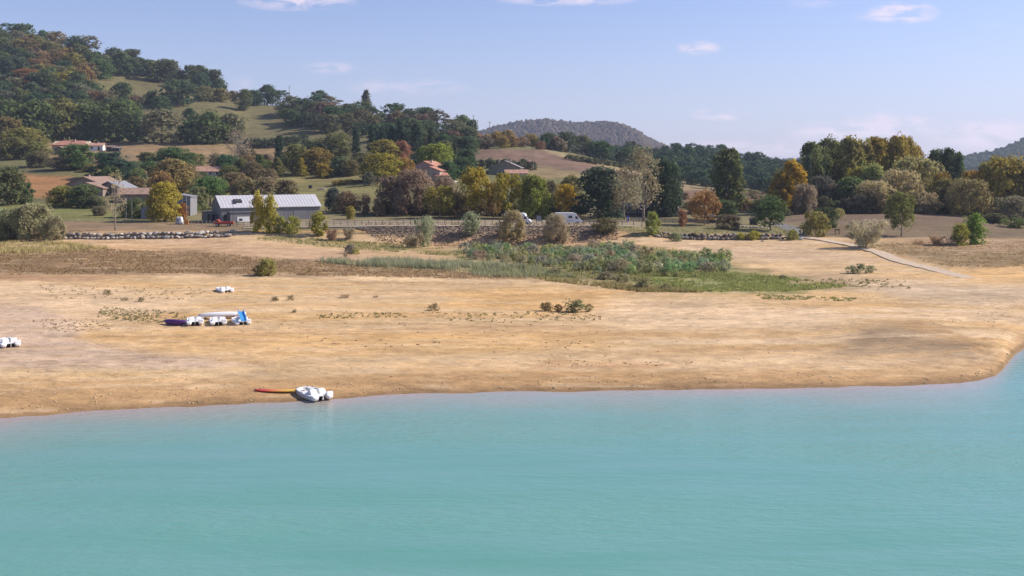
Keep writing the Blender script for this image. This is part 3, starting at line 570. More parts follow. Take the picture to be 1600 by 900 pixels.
TEAL = (.026, .05, .034); GRY = (.165, .15, .10); GRG = (.125, .15, .08); BRN = (.13, .095, .06); PNK = (.20, .145, .10); LIM = (.15, .17, .045); GRN = (.075, .105, .035); PGY = (.24, .235, .15); SAGE = (.16, .185, .11)
def T(kind, name, px, Y, top, wpx, color, label, cat='tree', group=None, z=None):
    X, Y, zz = gp(px, Y); zt = EYE - (top - HOR) / F * Y
    return plant(kind, name, X, Y, zz, wpx * Y / F, max(1.0, zt - zz), color, label, cat, group)
def Tb(kind, name, px, base, top, wpx, color, label, cat='shrub', group=None):
    X, Y, zz = at(px, base); zt = EYE - (top - HOR) / F * Y
    return plant(kind, name, X, Y, zz, wpx * Y / F, max(.25, zt - zz), color, label, cat, group)
BT, PT = 'broadleaf_tree', 'poplar_tree'
# --- on the bank and the shore slope
Tb('upright', 'young_poplar', 403, 362, 301, 22, YEL, 'yellow upright young tree in front of the long grey barn, left of a touching pair', 'tree')
Tb('upright', 'young_poplar', 421, 364, 305, 24, (.24, .215, .04), 'yellow upright young tree in front of the barn, right of a touching pair', 'tree')
Tb('upright', 'bush', 438, 364, 338, 18, YGR, 'small yellowish bush at the foot of the paired yellow young trees')
Tb('bush', 'bush', 457, 366, 337, 24, YGR, 'round yellow green bush below the middle of the barn wall')
Tb('upright', 'bush', 497, 368, 331, 27, (.17, .16, .03), 'tall yellow green bush below the right end of the barn')
Tb('paleshrub', 'shrub', 518, 376, 357, 18, (.19, .13, .085), 'small half bare pinkish brown shrub just right of the barn, on the slope')
Tb('paleshrub', 'shrub', 546, 374, 355, 17, GRY, 'small grey shrub at the left end of the stony embankment')
Tb('bush', 'bush', 547, 396, 381, 15, (.085, .09, .08), 'small blue grey round bush alone on the dry slope')
Tb('tuft', 'bush', 556, 397, 387, 12, YGR, 'small yellowish tuft beside the blue grey round bush')
Tb('paleshrub', 'willow_shrub', 646, 387, 362, 32, GRY, 'low grey brown willow spreading at the foot of the stony embankment')
Tb('paleshrub', 'willow_shrub', 663, 386, 338, 26, SAGE, 'tall thin grey willow on the stony embankment in front of the rail fence')
Tb('upright', 'willow_shrub', 736, 367, 331, 27, SAGE, 'grey green upright willow at the end of the rail fence, on the embankment')
Tb('willow', 'willow_shrub', 798, 376, 329, 41, (.18, .155, .08), 'big round olive grey willow on the embankment left of the campervan')
Tb('willow', 'willow_shrub', 870, 377, 334, 38, (.19, .17, .11), 'big round pale grey willow partly hiding the white campervan')
Tb('bush', 'bush', 945, 364, 340, 40, (.075, .07, .035), 'low dark olive dome bush on the bank edge right of the campervan')
Tb('upright', 'bush', 1020, 367, 331, 22, LIM, 'bright green upright bush at the left end of the right boulder wall')
T('willow', 'bush', 1137, 243, 335, 38, (.10, .085, .055), 'grey brown dome bush on the lawn above the right boulder wall', 'shrub')
T('ball', BT, 1204, 243, 306, 50, (.045, .07, .028), 'dark green round tree standing at the right end of the boulder wall')
Tb('bush', 'bush', 1274, 369, 330, 40, (.13, .12, .04), 'olive bush beside the top of the concrete ramp')
T('oak', 'bush', 1291, 252, 324, 34, (.055, .07, .03), 'dark green bush right behind the olive bush at the top of the ramp', 'shrub')
Tb('paleshrub', 'willow_shrub', 1353, 387, 343, 54, PGY, 'large pale silvery willow shrub beside the concrete ramp')
T('ball', BT, 1408, 236, 300, 40, (.095, .105, .035), 'small olive green tree with a thin trunk alone on the brown bank at right')
Tb('upright', 'bush', 1500, 383, 349, 25, YGR, 'yellow green bush at right, left of two side by side')
Tb('upright', 'bush', 1523, 381, 333, 31, (.10, .15, .03), 'fresh green bush at right, taller of two side by side')
Tb('paleshrub', 'shrub', 1464, 383, 367, 22, (.25, .19, .12), 'small dry straw coloured shrub left of the yellow green bushes')
Tb('tuft', 'shrub', 1437, 381, 374, 18, (.25, .18, .11), 'low dry tuft between the thin trunked tree and the dry straw shrub', 'shrub')
Tb('tuft', 'shrub', 1484, 383, 370, 14, (.17, .15, .10), 'small grey shrub touching the left yellow green bush', 'shrub')
Tb('bush', 'bush', 1238, 375, 358, 17, (.17, .17, .05), 'small yellow green bush at the top left corner of the ramp')
T('bush', 'bush', 1158, 228.8, 364, 15, (.25, .23, .04), 'small yellow weed bush growing on the right boulder wall')
T('bush', 'bush', 1178, 228.8, 360, 18, (.26, .24, .04), 'larger yellow weed bush growing on the right boulder wall')
Tb('bush', 'bush', 1056, 377, 363, 18, GRG, 'grey green weed bush growing over the boulder wall near its left end')
T('bush', 'bush', 1312, 268, 325, 14, (.22, .21, .09), 'small pale green bush in front of the tall poplar row', 'shrub')
Tb('upright', 'bush', 417, 431, 403, 26, (.20, .19, .065), 'green tussock bush alone in the brown grass behind the boats')
Tb('bush', 'bush', 404, 430, 413, 18, (.16, .13, .07), 'brown tussock touching the green tussock bush behind the boats')
for px, bs, tp, wp, lb in ((430, 470, 462, 13, 'small dark weed tuft on the sand, left of two near the farthest pedal boat'), (454, 469, 460, 11, 'small dark weed tuft on the sand, right of two near the farthest pedal boat'), (168, 460, 452, 13, 'small grey weed tuft on the pale silt, left of the farthest pedal boat'),
                       (194, 470, 464, 13, 'small flat weed tuft below the grey one on the silt at left'), (220, 471, 463, 11, 'small weed tuft on the silt, above the purple boat'), (677, 485, 473, 19, 'dark weed clump alone in the middle of the beach'), (539, 465, 459, 13, 'flat brown weed tuft on the middle beach'),
                       (587, 465, 461, 8, 'tiny brown weed tuft on the middle beach'), (460, 488, 482, 7, 'tiny weed tuft below the pair of dark tufts'), (1420, 451, 446, 6, 'tiny dark tuft on the stony ground right of the green marsh'), (540, 402, 395, 8, 'tiny tuft by the blue grey round bush')):
    Tb('tuft', 'weed_tuft', px, bs, tp, wp, (.12, .105, .06), lb, 'weed')
Tb('bush', 'bush', 854, 486, 471, 20, (.16, .125, .06), 'brownish bush on the open beach, left of a pair')
Tb('scrub', 'bush', 898, 487, 467, 34, (.09, .10, .05), 'dark green bush on the open beach, right of a pair')
Tb('scrub', 'bush', 921, 487, 474, 14, (.13, .12, .06), 'small sprig at the right side of the dark green beach bush')
Tb('bush', 'bush', 873, 487, 474, 13, (.17, .12, .06), 'small brown sprig between the two beach bushes')
Tb('scrub', 'bush', 1330, 427, 414, 17, GRG, 'small grey green bush left of the trio near the ramp')
Tb('scrub', 'bush', 1346, 427, 411, 20, (.11, .125, .07), 'middle grey green bush of the trio near the ramp')
Tb('scrub', 'bush', 1361, 426, 414, 15, GRG, 'right grey green bush of the trio near the ramp')
# --- left willows and garden trees
for px, Y, tp, wp, cl, lb in ((-30, 232, 322, 70, GRG, 'grey green willow cut by the left picture edge'), (14, 228, 326, 56, (.15, .14, .08), 'olive grey willow second from the left picture edge'), (52, 228, 318, 58, (.16, .14, .085), 'tallest grey willow left of the boulder wall'), (84, 226, 338, 34, (.15, .125, .08), 'low grey willow touching the left end of the boulder wall'),
                              (20, 232, 345, 40, (.17, .155, .08), 'low olive willow in front of the left willow clump')):
    T('willow', 'willow_shrub', px, Y, tp, wp, [cl[0] * 1.02, cl[1] * 1.18, cl[2] * 1.1], lb, 'shrub')
for kd, nm, px, Y, tp, wp, cl, lb in (
    ('oak', BT, 12, 330, 261, 62, (.06, .07, .032), 'dark green tree at the left edge above the grey willows'), ('oak', BT, 38, 335, 285, 26, (.045, .07, .03), 'dark green smaller tree right of the tree at the left edge'),
    ('oak', BT, 99, 322, 291, 44, (.12, .115, .035), 'olive yellow round tree left of the brown roofed farmhouse'), ('oak', BT, 130, 318, 288, 44, (.06, .08, .035), 'dark green tree in front of the brown roofed farmhouse'), ('oak', BT, 148, 312, 306, 30, (.075, .085, .045), 'low grey green tree at the right foot of the farmhouse'),
    ('oak', BT, 257, 262, 286, 46, (.25, .205, .04), 'yellow leaved tree left of the grey barn by the fence'), ('upright', 'bush', 243, 268, 296, 22, OLV, 'olive shrub touching the left side of the yellow tree'), ('upright', 'bush', 285, 268, 317, 16, ORG, 'small orange bush right of the yellow tree'),
    ('oak', BT, 268, 372, 250, 64, (.14, .11, .045), 'brownish orange broad tree behind the yellow tree'), ('ball', BT, 252, 360, 268, 36, (.17, .11, .045), 'rusty tree at the left side of the broad brownish tree'),
    ('oak', BT, 270, 470, 231, 60, (.045, .075, .028), 'dark green round tree on the tan field edge'), ('ball', BT, 234, 440, 252, 30, (.05, .085, .03), 'green tree left of the round tree, beside the small red roof'),
    ('cedar', BT, 172, 440, 238, 56, TEAL, 'dark blue green tree with pointed top below the tan field'), ('oak', BT, 196, 445, 252, 34, (.03, .055, .035), 'dark blue green tree right of the pointed dark tree'), ('oak', BT, 120, 470, 226, 48, (.055, .085, .03), 'green tree in front of the red roofed house'),
    ('oak', BT, 96, 468, 246, 40, (.095, .09, .055), 'greyish tree left of the green tree below the red roofed house'), ('oak', BT, 142, 462, 256, 24, (.11, .105, .04), 'olive shrub tree between the green and dark blue green trees'), ('oak', BT, 62, 480, 236, 36, (.10, .095, .05), 'grey olive scrub tree below the red roofed house'),
    ('oak', BT, 8, 560, 184, 50, OLB, 'olive brown tree at the left edge above the field'), ('oak', BT, 36, 540, 200, 58, (.12, .115, .035), 'large yellow olive tree left of the red roofed house'), ('oak', BT, 56, 525, 222, 40, (.10, .105, .035), 'olive tree just left of the red roofed house'), ('oak', BT, 22, 520, 215, 44, (.09, .09, .035), 'olive tree in the left tree belt, below the large yellow olive tree'),
    ('stonepine', 'pine_tree', 328, 330, 276, 52, (.055, .095, .032), 'bright green umbrella pine behind the barn'), ('oak', BT, 309, 318, 292, 30, (.10, .11, .05), 'grey green bush left of the umbrella pine'), ('oak', BT, 367, 372, 270, 44, (.12, .095, .05), 'brown bush tree right of the umbrella pine'),
    ('oak', BT, 356, 440, 242, 34, (.035, .07, .035), 'blue green tree right of the low red roofed house'), ('bare', BT, 372, 470, 203, 40, (.15, .12, .09), 'half bare greyish tree above the low red roofed house'), ('oak', BT, 378, 440, 248, 24, OLV, 'olive tree at the foot of the half bare tree'),
    ('bare', BT, 180, 233, 266, 32, (.23, .20, .12), 'thin nearly bare tree rising from the left boulder wall'), ('bush', 'bush', 212, 275, 309, 30, (.055, .07, .03), 'dark bush left of the grey gable end'), ('bush', 'bush', 196, 276, 316, 22, (.07, .085, .035), 'small green bush beside the thin pole at left'),
    ('oak', BT, 155, 282, 322, 20, (.10, .09, .06), 'small grey bush near the thin bare tree'), ('oak', BT, 300, 300, 318, 22, (.10, .115, .04), 'yellow green bush between the pole and the barn'),
    ('oak', BT, 383, 325, 279, 38, (.125, .11, .055), 'olive brown scrub behind the left half of the barn roof'), ('oak', BT, 414, 327, 277, 40, (.13, .11, .065), 'grey brown scrub behind the middle of the barn roof'), ('oak', BT, 446, 330, 281, 36, (.12, .105, .06), 'grey brown scrub behind the right half of the barn roof'),
    # centre garden trees
    ('conic', BT, 405, 425, 241, 26, (.055, .075, .026), 'dark conical tree in the garden row, leftmost of two'), ('conic', BT, 433, 425, 246, 28, (.08, .08, .028), 'olive conical tree in the garden row, rightmost of two'), ('cypress', 'cypress_tree', 436, 470, 212, 14, (.022, .04, .024), 'dark cypress behind the olive conical tree'),
    ('oak', BT, 462, 440, 227, 40, OLV, 'olive tree right of the dark cypress'), ('conic', BT, 470, 425, 247, 20, (.17, .14, .03), 'small golden green tree before the olive tree'), ('oak', BT, 494, 435, 232, 48, (.14, .105, .03), 'broad golden brown tree on the upper lawn edge'), ('upright', BT, 506, 420, 256, 26, (.22, .16, .03), 'yellow tree at the right end of the garden row'),
    ('oak', BT, 530, 425, 245, 34, (.05, .07, .035), 'dark green bush right of the yellow garden tree'), ('oak', BT, 548, 420, 250, 26, (.095, .085, .04), 'brownish green bush at the top of the lawn'), ('oak', BT, 525, 520, 208, 56, (.085, .09, .038), 'large olive green tree above the garden row'), ('oak', BT, 490, 520, 220, 40, (.06, .075, .035), 'dark green tree left of the large olive tree'),
    ('cypress', 'cypress_tree', 556, 480, 203, 13, (.02, .036, .022), 'tall dark cypress by the stone house chimney'), ('cypress', 'cypress_tree', 580, 500, 196, 12, (.02, .036, .022), 'dark cypress second from left in the row by the wood'), ('cypress', 'cypress_tree', 597, 505, 200, 11, (.02, .036, .022), 'slim dark cypress third from left by the wood'), ('cypress', 'cypress_tree', 612, 500, 197, 12, (.02, .036, .022), 'dark cypress at the left of two touching by the wood'),
    ('cypress', 'cypress_tree', 625, 500, 191, 14, (.02, .036, .022), 'tallest dark cypress, right of two touching by the wood'), ('cypress', 'cypress_tree', 650, 500, 194, 17, (.02, .036, .022), 'broad dark cypress above the red roofed villa'), ('cypress', 'cypress_tree', 674, 495, 199, 11, (.022, .038, .022), 'dark cypress right of the broad one above the villa'), ('cypress', 'cypress_tree', 710, 480, 219, 6, (.02, .036, .022), 'very slim dark cypress above the brown field left edge'),
    ('oak', BT, 600, 470, 219, 48, (.17, .145, .035), 'yellow olive tree behind the big yellow tree'), ('oak', BT, 597, 385, 240, 56, (.175, .15, .03), 'big yellow olive tree above the lawn with a visible trunk'), ('oak', BT, 632, 395, 248, 32, (.22, .14, .04), 'orange tree left of the red roofed villa'), ('oak', BT, 628, 475, 221, 28, (.19, .10, .06), 'reddish tree behind the orange tree'), ('oak', BT, 567, 430, 238, 40, (.10, .10, .045), 'olive tree below the stone house'),
    ('oak', BT, 684, 420, 225, 46, (.14, .16, .03), 'bright yellow green tree behind the villa'), ('oak', BT, 663, 428, 230, 36, (.085, .115, .03), 'green tree behind the villa roof'), ('oak', BT, 700, 400, 252, 30, (.04, .07, .03), 'dark green bush right of the villa'), ('oak', BT, 722, 420, 246, 36, (.035, .06, .028), 'dark green tree right of the villa garden'), ('oak', BT, 728, 440, 234, 30, (.035, .06, .03), 'dark blue green tree above the villa garden'),
    ('bush', 'bush', 530, 380, 281, 24, (.20, .15, .04), 'yellow brown bush on the lawn, left of a hedge of three'), ('bush', 'bush', 548, 382, 280, 24, (.21, .155, .04), 'yellow brown bush on the lawn, middle of a hedge of three'), ('bush', 'bush', 562, 385, 281, 18, (.18, .14, .04), 'yellow brown bush on the lawn, right of a hedge of three'), ('bush', 'bush', 577, 370, 268, 20, (.06, .065, .045), 'dark bush under the left side of the big yellow olive tree'),
    ('oak', BT, 521, 290, 294, 24, (.04, .055, .045), 'dark blue green bush right of the barn'), ('oak', BT, 543, 285, 300, 38, (.105, .08, .05), 'brown bush tree right of the dark bush by the barn'), ('upright', BT, 570, 280, 303, 19, (.11, .085, .06), 'slim brown tree behind the rail fence'), ('upright', 'bush', 547, 268, 322, 14, (.20, .17, .045), 'small yellowish bush before the brown bush tree'), ('upright', BT, 592, 276, 310, 18, (.12, .095, .06), 'small brown tree left of the big grey willows'),
    ('willow', 'willow_tree', 612, 285, 276, 52, (.105, .085, .06), 'grey brown willow behind the fence, leftmost of three'), ('willow', 'willow_tree', 652, 282, 266, 68, (.12, .09, .065), 'largest grey brown willow behind the fence, below the villa'), ('willow', 'willow_tree', 694, 288, 276, 44, (.13, .10, .07), 'grey brown willow behind the fence, rightmost of three'),
    ('ball', BT, 688, 270, 291, 46, (.17, .15, .035), 'yellow green tree with a pale trunk behind the rail fence'), ('oak', BT, 715, 275, 300, 36, (.12, .10, .06), 'brown grey tree between two yellow trees'), ('ball', BT, 743, 272, 262, 44, (.24, .185, .03), 'tall bright yellow tree behind the end of the rail fence'), ('ball', BT, 771, 275, 285, 26, (.20, .135, .045), 'orange brown tree between the bright yellow and the green yellow trees'),
    ('ball', BT, 793, 270, 271, 42, (.20, .17, .03), 'yellow green tree behind the big round willow'), ('oak', BT, 831, 272, 275, 48, (.12, .135, .03), 'green and yellow round tree left of the campervan'), ('bush', 'bush', 862, 285, 302, 24, (.055, .06, .03), 'dark bush left of the golden round tree'), ('ball', BT, 884, 280, 288, 33, (.32, .215, .03), 'golden orange round tree above the campervan'), ('oak', BT, 893, 330, 275, 34, (.125, .115, .045), 'olive tree behind the golden round tree'), ('oak', BT, 858, 340, 282, 34, (.12, .105, .06), 'grey olive tree on the slope above the golden tree'),
    ('cedar', 'cedar_tree', 936, 275, 262, 74, (.028, .044, .030), 'huge dark cedar right of the campervan'), ('thin', BT, 976, 268, 260, 44, (.12, .105, .065), 'half bare grey tree right of the dark cedar'), ('thin', PT, 1005, 262, 230, 54, (.14, .125, .075), 'tall grey green poplar beside the dark cedar'), ('oak', BT, 1040, 290, 250, 46, (.03, .048, .028), 'dark green tree right of the tall grey poplar'), ('oak', BT, 1022, 295, 262, 36, (.035, .05, .032), 'dark green tree just behind the tall grey poplar'),
    ('oak', BT, 955, 285, 300, 44, (.035, .05, .03), 'dark low tree right of the cedar trunk'), ('ball', BT, 1101, 255, 298, 44, (.22, .13, .05), 'small orange tree with a pale trunk on the lawn'), ('upright', 'bush', 1066, 250, 327, 14, (.22, .11, .06), 'small reddish bush left of the orange lawn tree'), ('bush', 'bush', 1084, 300, 312, 18, (.05, .05, .03), 'dark bush behind the orange lawn tree'),
    ('poplar', PT, 1137, 310, 234, 46, (.075, .088, .036), 'single green poplar right of the orange lawn tree'), ('oak', BT, 1130, 285, 313, 38, (.05, .07, .032), 'dark green bush at the foot of the single green poplar'), ('oak', BT, 1162, 320, 308, 30, (.16, .13, .06), 'pale olive scrub right of the single green poplar'), ('oak', BT, 1186, 325, 312, 28, (.145, .115, .06), 'pale brown scrub left of the golden poplar'),
    ('poplar', PT, 1222, 300, 268, 34, (.29, .195, .03), 'golden poplar, lower left of a touching pair'), ('poplar', PT, 1238, 302, 252, 40, (.36, .235, .03), 'golden orange poplar, taller of a touching pair'), ('willow', 'willow_tree', 1258, 292, 288, 34, (.17, .145, .10), 'grey willow right of the golden poplars'), ('oak', BT, 1208, 310, 290, 30, (.075, .085, .05), 'grey green tree left of the golden poplars'), ('oak', BT, 1222, 286, 325, 26, (.08, .085, .05), 'low grey green bush under the golden poplars')):
    T(kd, nm, px, Y, tp, wp, cl, lb, 'shrub' if nm == 'bush' else 'tree')
# --- right copse
for i, (px, tp, cl) in enumerate(((1268, 224, (.085, .10, .04)), (1281, 227, (.08, .095, .04)), (1294, 219, (.095, .105, .04)), (1313, 221, (.12, .12, .04)), (1330, 218, (.14, .13, .042)), (1349, 219, (.16, .14, .042)), (1366, 216, (.22, .165, .035)), (1385, 217, (.17, .14, .045)), (1401, 215, (.20, .155, .04)), (1416, 214, (.21, .16, .042)), (1430, 224, (.20, .155, .06)))):
    T('poplar', PT, px, 318 + (i * 37 % 29), tp + (0, 3, -1, 2, -2, 3, 0, 2, -1, 1, 4)[i], (38, 34, 42, 36, 44, 36, 38, 42, 36, 40, 34)[i], cl, ('green', 'dark green', 'tall green', 'olive green', 'olive', 'olive gold', 'bright golden', 'brownish gold', 'gold', 'tall gold', 'pale gold')[i] + ' poplar, number %s from the left in the tall row at right' % ('one', 'two', 'three', 'four', 'five', 'six', 'seven', 'eight', 'nine', 'ten', 'eleven')[i], 'tree', 'poplars in the tall row at right')
for kd, nm, px, Y, tp, wp, cl, lb in (
    ('conic', BT, 1263, 312, 246, 18, (.03, .045, .03), 'narrow dark tree at the left end of the tall poplar row'), ('oak', BT, 1282, 302, 276, 46, (.06, .065, .05), 'dark grey green tree under the green poplars'), ('oak', BT, 1306, 300, 288, 44, (.075, .07, .055), 'dark greyish tree under the olive poplars'), ('oak', BT, 1330, 298, 278, 48, (.07, .095, .035), 'green tree at the left of the pinkish willows'),
    ('ball', BT, 1336, 306, 262, 28, (.19, .16, .03), 'yellow topped tree before the olive poplars'), ('oak', BT, 1362, 306, 258, 60, (.15, .165, .055), 'light green broad tree under the golden poplars'), ('willow', 'willow_tree', 1372, 292, 283, 68, (.25, .215, .115), 'pinkish grey willow, lower left of the willow mass at right'), ('willow', 'willow_tree', 1408, 296, 266, 70, (.245, .21, .11), 'pinkish grey willow in the middle of the willow mass at right'),
    ('willow', 'willow_tree', 1432, 308, 246, 76, (.205, .195, .085), 'tallest olive grey willow at right, under the pale gold poplar'), ('willow', 'willow_tree', 1444, 290, 300, 48, (.20, .17, .10), 'low pale willow at the right foot of the willow mass'), ('poplar', PT, 1463, 345, 235, 28, (.05, .075, .03), 'dark green poplar behind the willow mass, left of three'), ('poplar', PT, 1481, 345, 233, 28, (.05, .07, .03), 'dark green poplar behind the willow mass, middle of three'),
    ('poplar', PT, 1496, 345, 239, 22, (.045, .07, .03), 'dark green poplar behind the willow mass, right of three'), ('oak', BT, 1480, 296, 280, 52, (.12, .11, .04), 'olive yellow tree right of the willow mass'), ('ball', BT, 1470, 300, 270, 30, (.19, .14, .035), 'gold topped tree right of the willow mass'), ('willow', 'willow_tree', 1516, 285, 280, 62, (.15, .13, .06), 'brown olive drooping tree near the right edge'), ('oak', BT, 1520, 302, 268, 40, (.23, .145, .035), 'orange gold tree behind the brown olive drooping tree'),
    ('oak', BT, 1544, 312, 254, 40, (.13, .12, .045), 'olive tree left of the big yellow tree at the right edge'), ('oak', BT, 1574, 300, 246, 70, (.19, .15, .035), 'big yellow olive tree at the right edge'), ('oak', BT, 1610, 298, 256, 60, (.16, .13, .04), 'olive gold tree cut by the right picture edge'), ('willow', 'willow_tree', 1582, 282, 306, 56, (.125, .125, .08), 'grey green willow below the big yellow tree at the right edge'),
    ('bush', 'bush', 1584, 262, 340, 36, (.08, .11, .035), 'green bush at the right edge below the grey green willow'), ('oak', 'bush', 1555, 270, 333, 30, (.07, .075, .04), 'dark bush left of the green bush at the right edge'), ('oak', BT, 1650, 300, 250, 70, (.15, .13, .04), 'olive tree beyond the right picture edge')):
    if px < 1640: T(kd, nm, px, Y, tp, wp, cl, lb, 'shrub' if nm == 'bush' else 'tree')
# --- on the hill
def H(kd, nm, px, base, top, wp, cl, lb, cat='tree', ymin=470):
    X, Y, zz = at(px, base, ymin, 1100, True); zt = EYE - (top - HOR) / F * Y
    plant(kd, nm, X, Y, zz, wp * Y / F, max(2, zt - zz), cl, lb, cat)
for a in (('oak', BT, 381, 173, 140, 22, (.06, .075, .032), 'lone tree with a bare trunk on the hill meadow'), ('oak', BT, 396, 165, 141, 26, DKG, 'dark tree at the left of the meadow top clump'), ('oak', BT, 418, 164, 133, 32, DKG, 'tallest dark tree of the meadow top clump'), ('pine', 'pine_tree', 438, 164, 141, 26, DKG, 'dark pine at the right of the meadow top clump'),
          ('bush', 'bush', 462, 164, 156, 14, DKG, 'low bush on the skyline right of the meadow pole'), ('faroak', BT, 279, 164, 124, 52, (.036, .056, .028), 'large dark oak in the middle of the hill meadow'), ('faroak', BT, 191, 160, 129, 33, DKG, 'dark tree at the lower edge of the upper meadow'), ('faroak', BT, 141, 154, 127, 38, DKG, 'dark tree left of the upper meadow'), ('faroak', BT, 236, 163, 142, 20, OAK, 'small tree between the two meadows'), ('faroak', BT, 213, 164, 149, 22, BRN, 'brownish shrub between the two meadows'),
          ('faroak', BT, 252, 182, 150, 30, DKG, 'dark tree at the left end of the lower meadow'), ('faroak', BT, 296, 196, 169, 22, DKG, 'dark narrow tree on the lower meadow edge'), ('faroak', BT, 318, 158, 134, 30, (.09, .09, .04), 'olive scrub tree right of the large dark oak'), ('faroak', BT, 343, 158, 138, 30, (.10, .09, .04), 'olive brown scrub tree above the lower meadow'), ('faroak', BT, 364, 158, 142, 22, (.11, .09, .045), 'brown scrub tree at the meadow top left of the lone tree'),
          ('faroak', BT, 24, 222, 158, 54, OAK, 'large oak in the front row of the hill wood, first from left'), ('faroak', BT, 62, 222, 158, 54, (.06, .08, .03), 'large oak in the front row of the hill wood, second from left'), ('faroak', BT, 98, 222, 155, 56, (.09, .09, .03), 'large yellow tinged oak in the front row of the hill wood, third from left'), ('faroak', BT, 140, 222, 164, 52, OAK, 'large oak in the front row of the hill wood, fourth from left'), ('faroak', BT, 182, 222, 160, 58, (.06, .08, .03), 'large oak in the front row of the hill wood, fifth from left'),
          ('faroak', BT, 214, 222, 176, 34, DKG, 'dark smaller oak in the front row of the hill wood, sixth from left'), ('faroak', BT, 252, 223, 172, 62, (.095, .095, .055), 'grey olive tree with a visible trunk in the front row of the hill wood'), ('faroak', BT, 325, 224, 175, 58, OAK, 'round dark oak below the lower meadow'), ('faroak', BT, 360, 224, 178, 44, (.075, .08, .045), 'grey green oak right of the round dark oak'), ('faroak', BT, 294, 224, 190, 30, DKG, 'small dark oak left of the round dark oak'),
          ('pine', 'pine_tree', 500, 172, 141, 24, DKG, 'tall pine on the skyline left of the pointed poplar'), ('lombardy', PT, 572, 180, 141, 13, (.06, .065, .045), 'pointed grey green poplar alone on the skyline'), ('farpine', 'pine_tree', 625, 190, 163, 22, DKG, 'tree standing above the wooded skyline right of the pointed poplar'), ('farpine', 'pine_tree', 657, 196, 168, 18, DKG, 'small topped tree above the wooded skyline'), ('faroak', BT, 720, 206, 180, 30, (.06, .085, .03), 'green tree at the right end of the wooded skyline'), ('faroak', BT, 738, 210, 187, 20, DKG, 'dark tree at the far right end of the wooded skyline')):
    H(*a)
for k, (px, y0) in enumerate(((388, 231), (402, 231), (415, 231), (429, 230), (446, 228), (460, 226), (474, 224))):
    H('farshrub', 'hedge_bush', px, y0, y0 - 15, 19, (.035, .05, .03), 'dark bush of the hedge line below the lower meadow', 'shrub'); LAST[0]['group'] = 'bushes of the hedge below the lower meadow'
for k, (px, y0) in enumerate(((752, 262), (765, 263), (778, 262), (791, 264), (804, 264), (817, 264), (830, 265))):
    H('farshrub', 'hedge_bush', px, y0, y0 - 13 - k % 2 * 3, 17, (.035, .048, .028), 'dark bush of the hedge at the foot of the brown field', 'shrub', 400); LAST[0]['group'] = 'bushes of the hedge at the foot of the brown field'
for k in range(12):
    H('farshrub', 'hedge_bush', 890 + k * 10, 249 + k * 1.6, 241 + k * 1.6, 14, (.045, .055, .03), 'small bush of the hedge along the pale upper edge of the brown field', 'shrub', 400); LAST[0]['group'] = 'bushes along the upper edge of the brown field'

def inside(p, x, y):
    c = False; n = len(p)
    for i in range(n):
        a, b = p[i], p[(i + 1) % n]
        if (a[1] > y) != (b[1] > y) and x < (b[0] - a[0]) * (y - a[1]) / (b[1] - a[1]) + a[0]: c = not c
    return c
def scatter(poly, dx, dy, kinds, w_px, h_px, pal, name, cat, group, seed, ymin=470, tries=9000, maxn=300, lab='{} tree in the wood', zbias=0):
    r = random.Random(seed); xs = [q[0] for q in poly]; ys = [q[1] for q in poly]; pts = []
    for _ in range(tries):
        x, y = r.uniform(min(xs), max(xs)), r.uniform(min(ys), max(ys))
        if not inside(poly, x, y) or any(abs(x - a) < dx and ((x - a) / dx) ** 2 + ((y - b) / dy) ** 2 < 1 for a, b in pts): continue
        g = at(x, y, ymin)
        if g is None or (seed % 2 == 0 and g[1] > 1080): continue
        pts.append((x, y)); X, Y, z = g
        wgt = pal(x, y, r) if callable(pal) else r.choice(pal)
        word, c = wgt; c = tuple(q * r.uniform(.85, 1.15) for q in c); k = r.choice(kinds); s = r.uniform(.8, 1.25)
        plant(k, name, X, Y, z, w_px * s * Y / F, h_px * s * r.uniform(.9, 1.12) * Y / F, c, lab.format(word), cat, group)
        if len(pts) >= maxn: break
    return len(pts)
def pal_left(x, y, r):
    auto = math.exp(-((x - 75) / 60) ** 2 - ((y - 112) / 30) ** 2) * .62 + .12
    if r.random() < auto: return r.choice((('yellow olive', (.15, .13, .035)), ('yellow olive', (.12, .11, .035)), ('rusty brown', (.13, .092, .042)), ('rusty brown', (.115, .085, .042)), ('yellow olive', (.125, .12, .04)), ('orange', (.165, .092, .035))))
    return r.choice((('dark green', DKG), ('dark green', (.034, .055, .03)), ('olive green', OAK), ('olive green', (.07, .075, .032)), ('grey green', (.075, .08, .05))))
n1_ = scatter([(-130, 30), (0, 58), (60, 70), (110, 75), (150, 88), (170, 110), (160, 122), (125, 140), (118, 158), (150, 172), (200, 184), (218, 205), (190, 212), (60, 212), (-130, 200)], 17, 9.5, ['faroak', 'faroak', 'faroak', 'farpine'], 29, 28, pal_left, BT, 'tree', 'trees of the wood on the left hill', 2, 560, lab='{} tree in the dense wood on the left hill')
n2_ = scatter([(172, 104), (205, 106), (260, 116), (310, 126), (350, 141), (352, 150), (318, 146), (262, 130), (175, 116)], 15, 6, ['faroak'], 28, 29, (('dark green', DKG), ('dark olive', (.048, .062, .03)), ('dark green', (.034, .052, .03))), BT, 'tree', 'trees of the dark copse along the hill crest', 4, 600, lab='{} tree in the copse along the left hill crest')
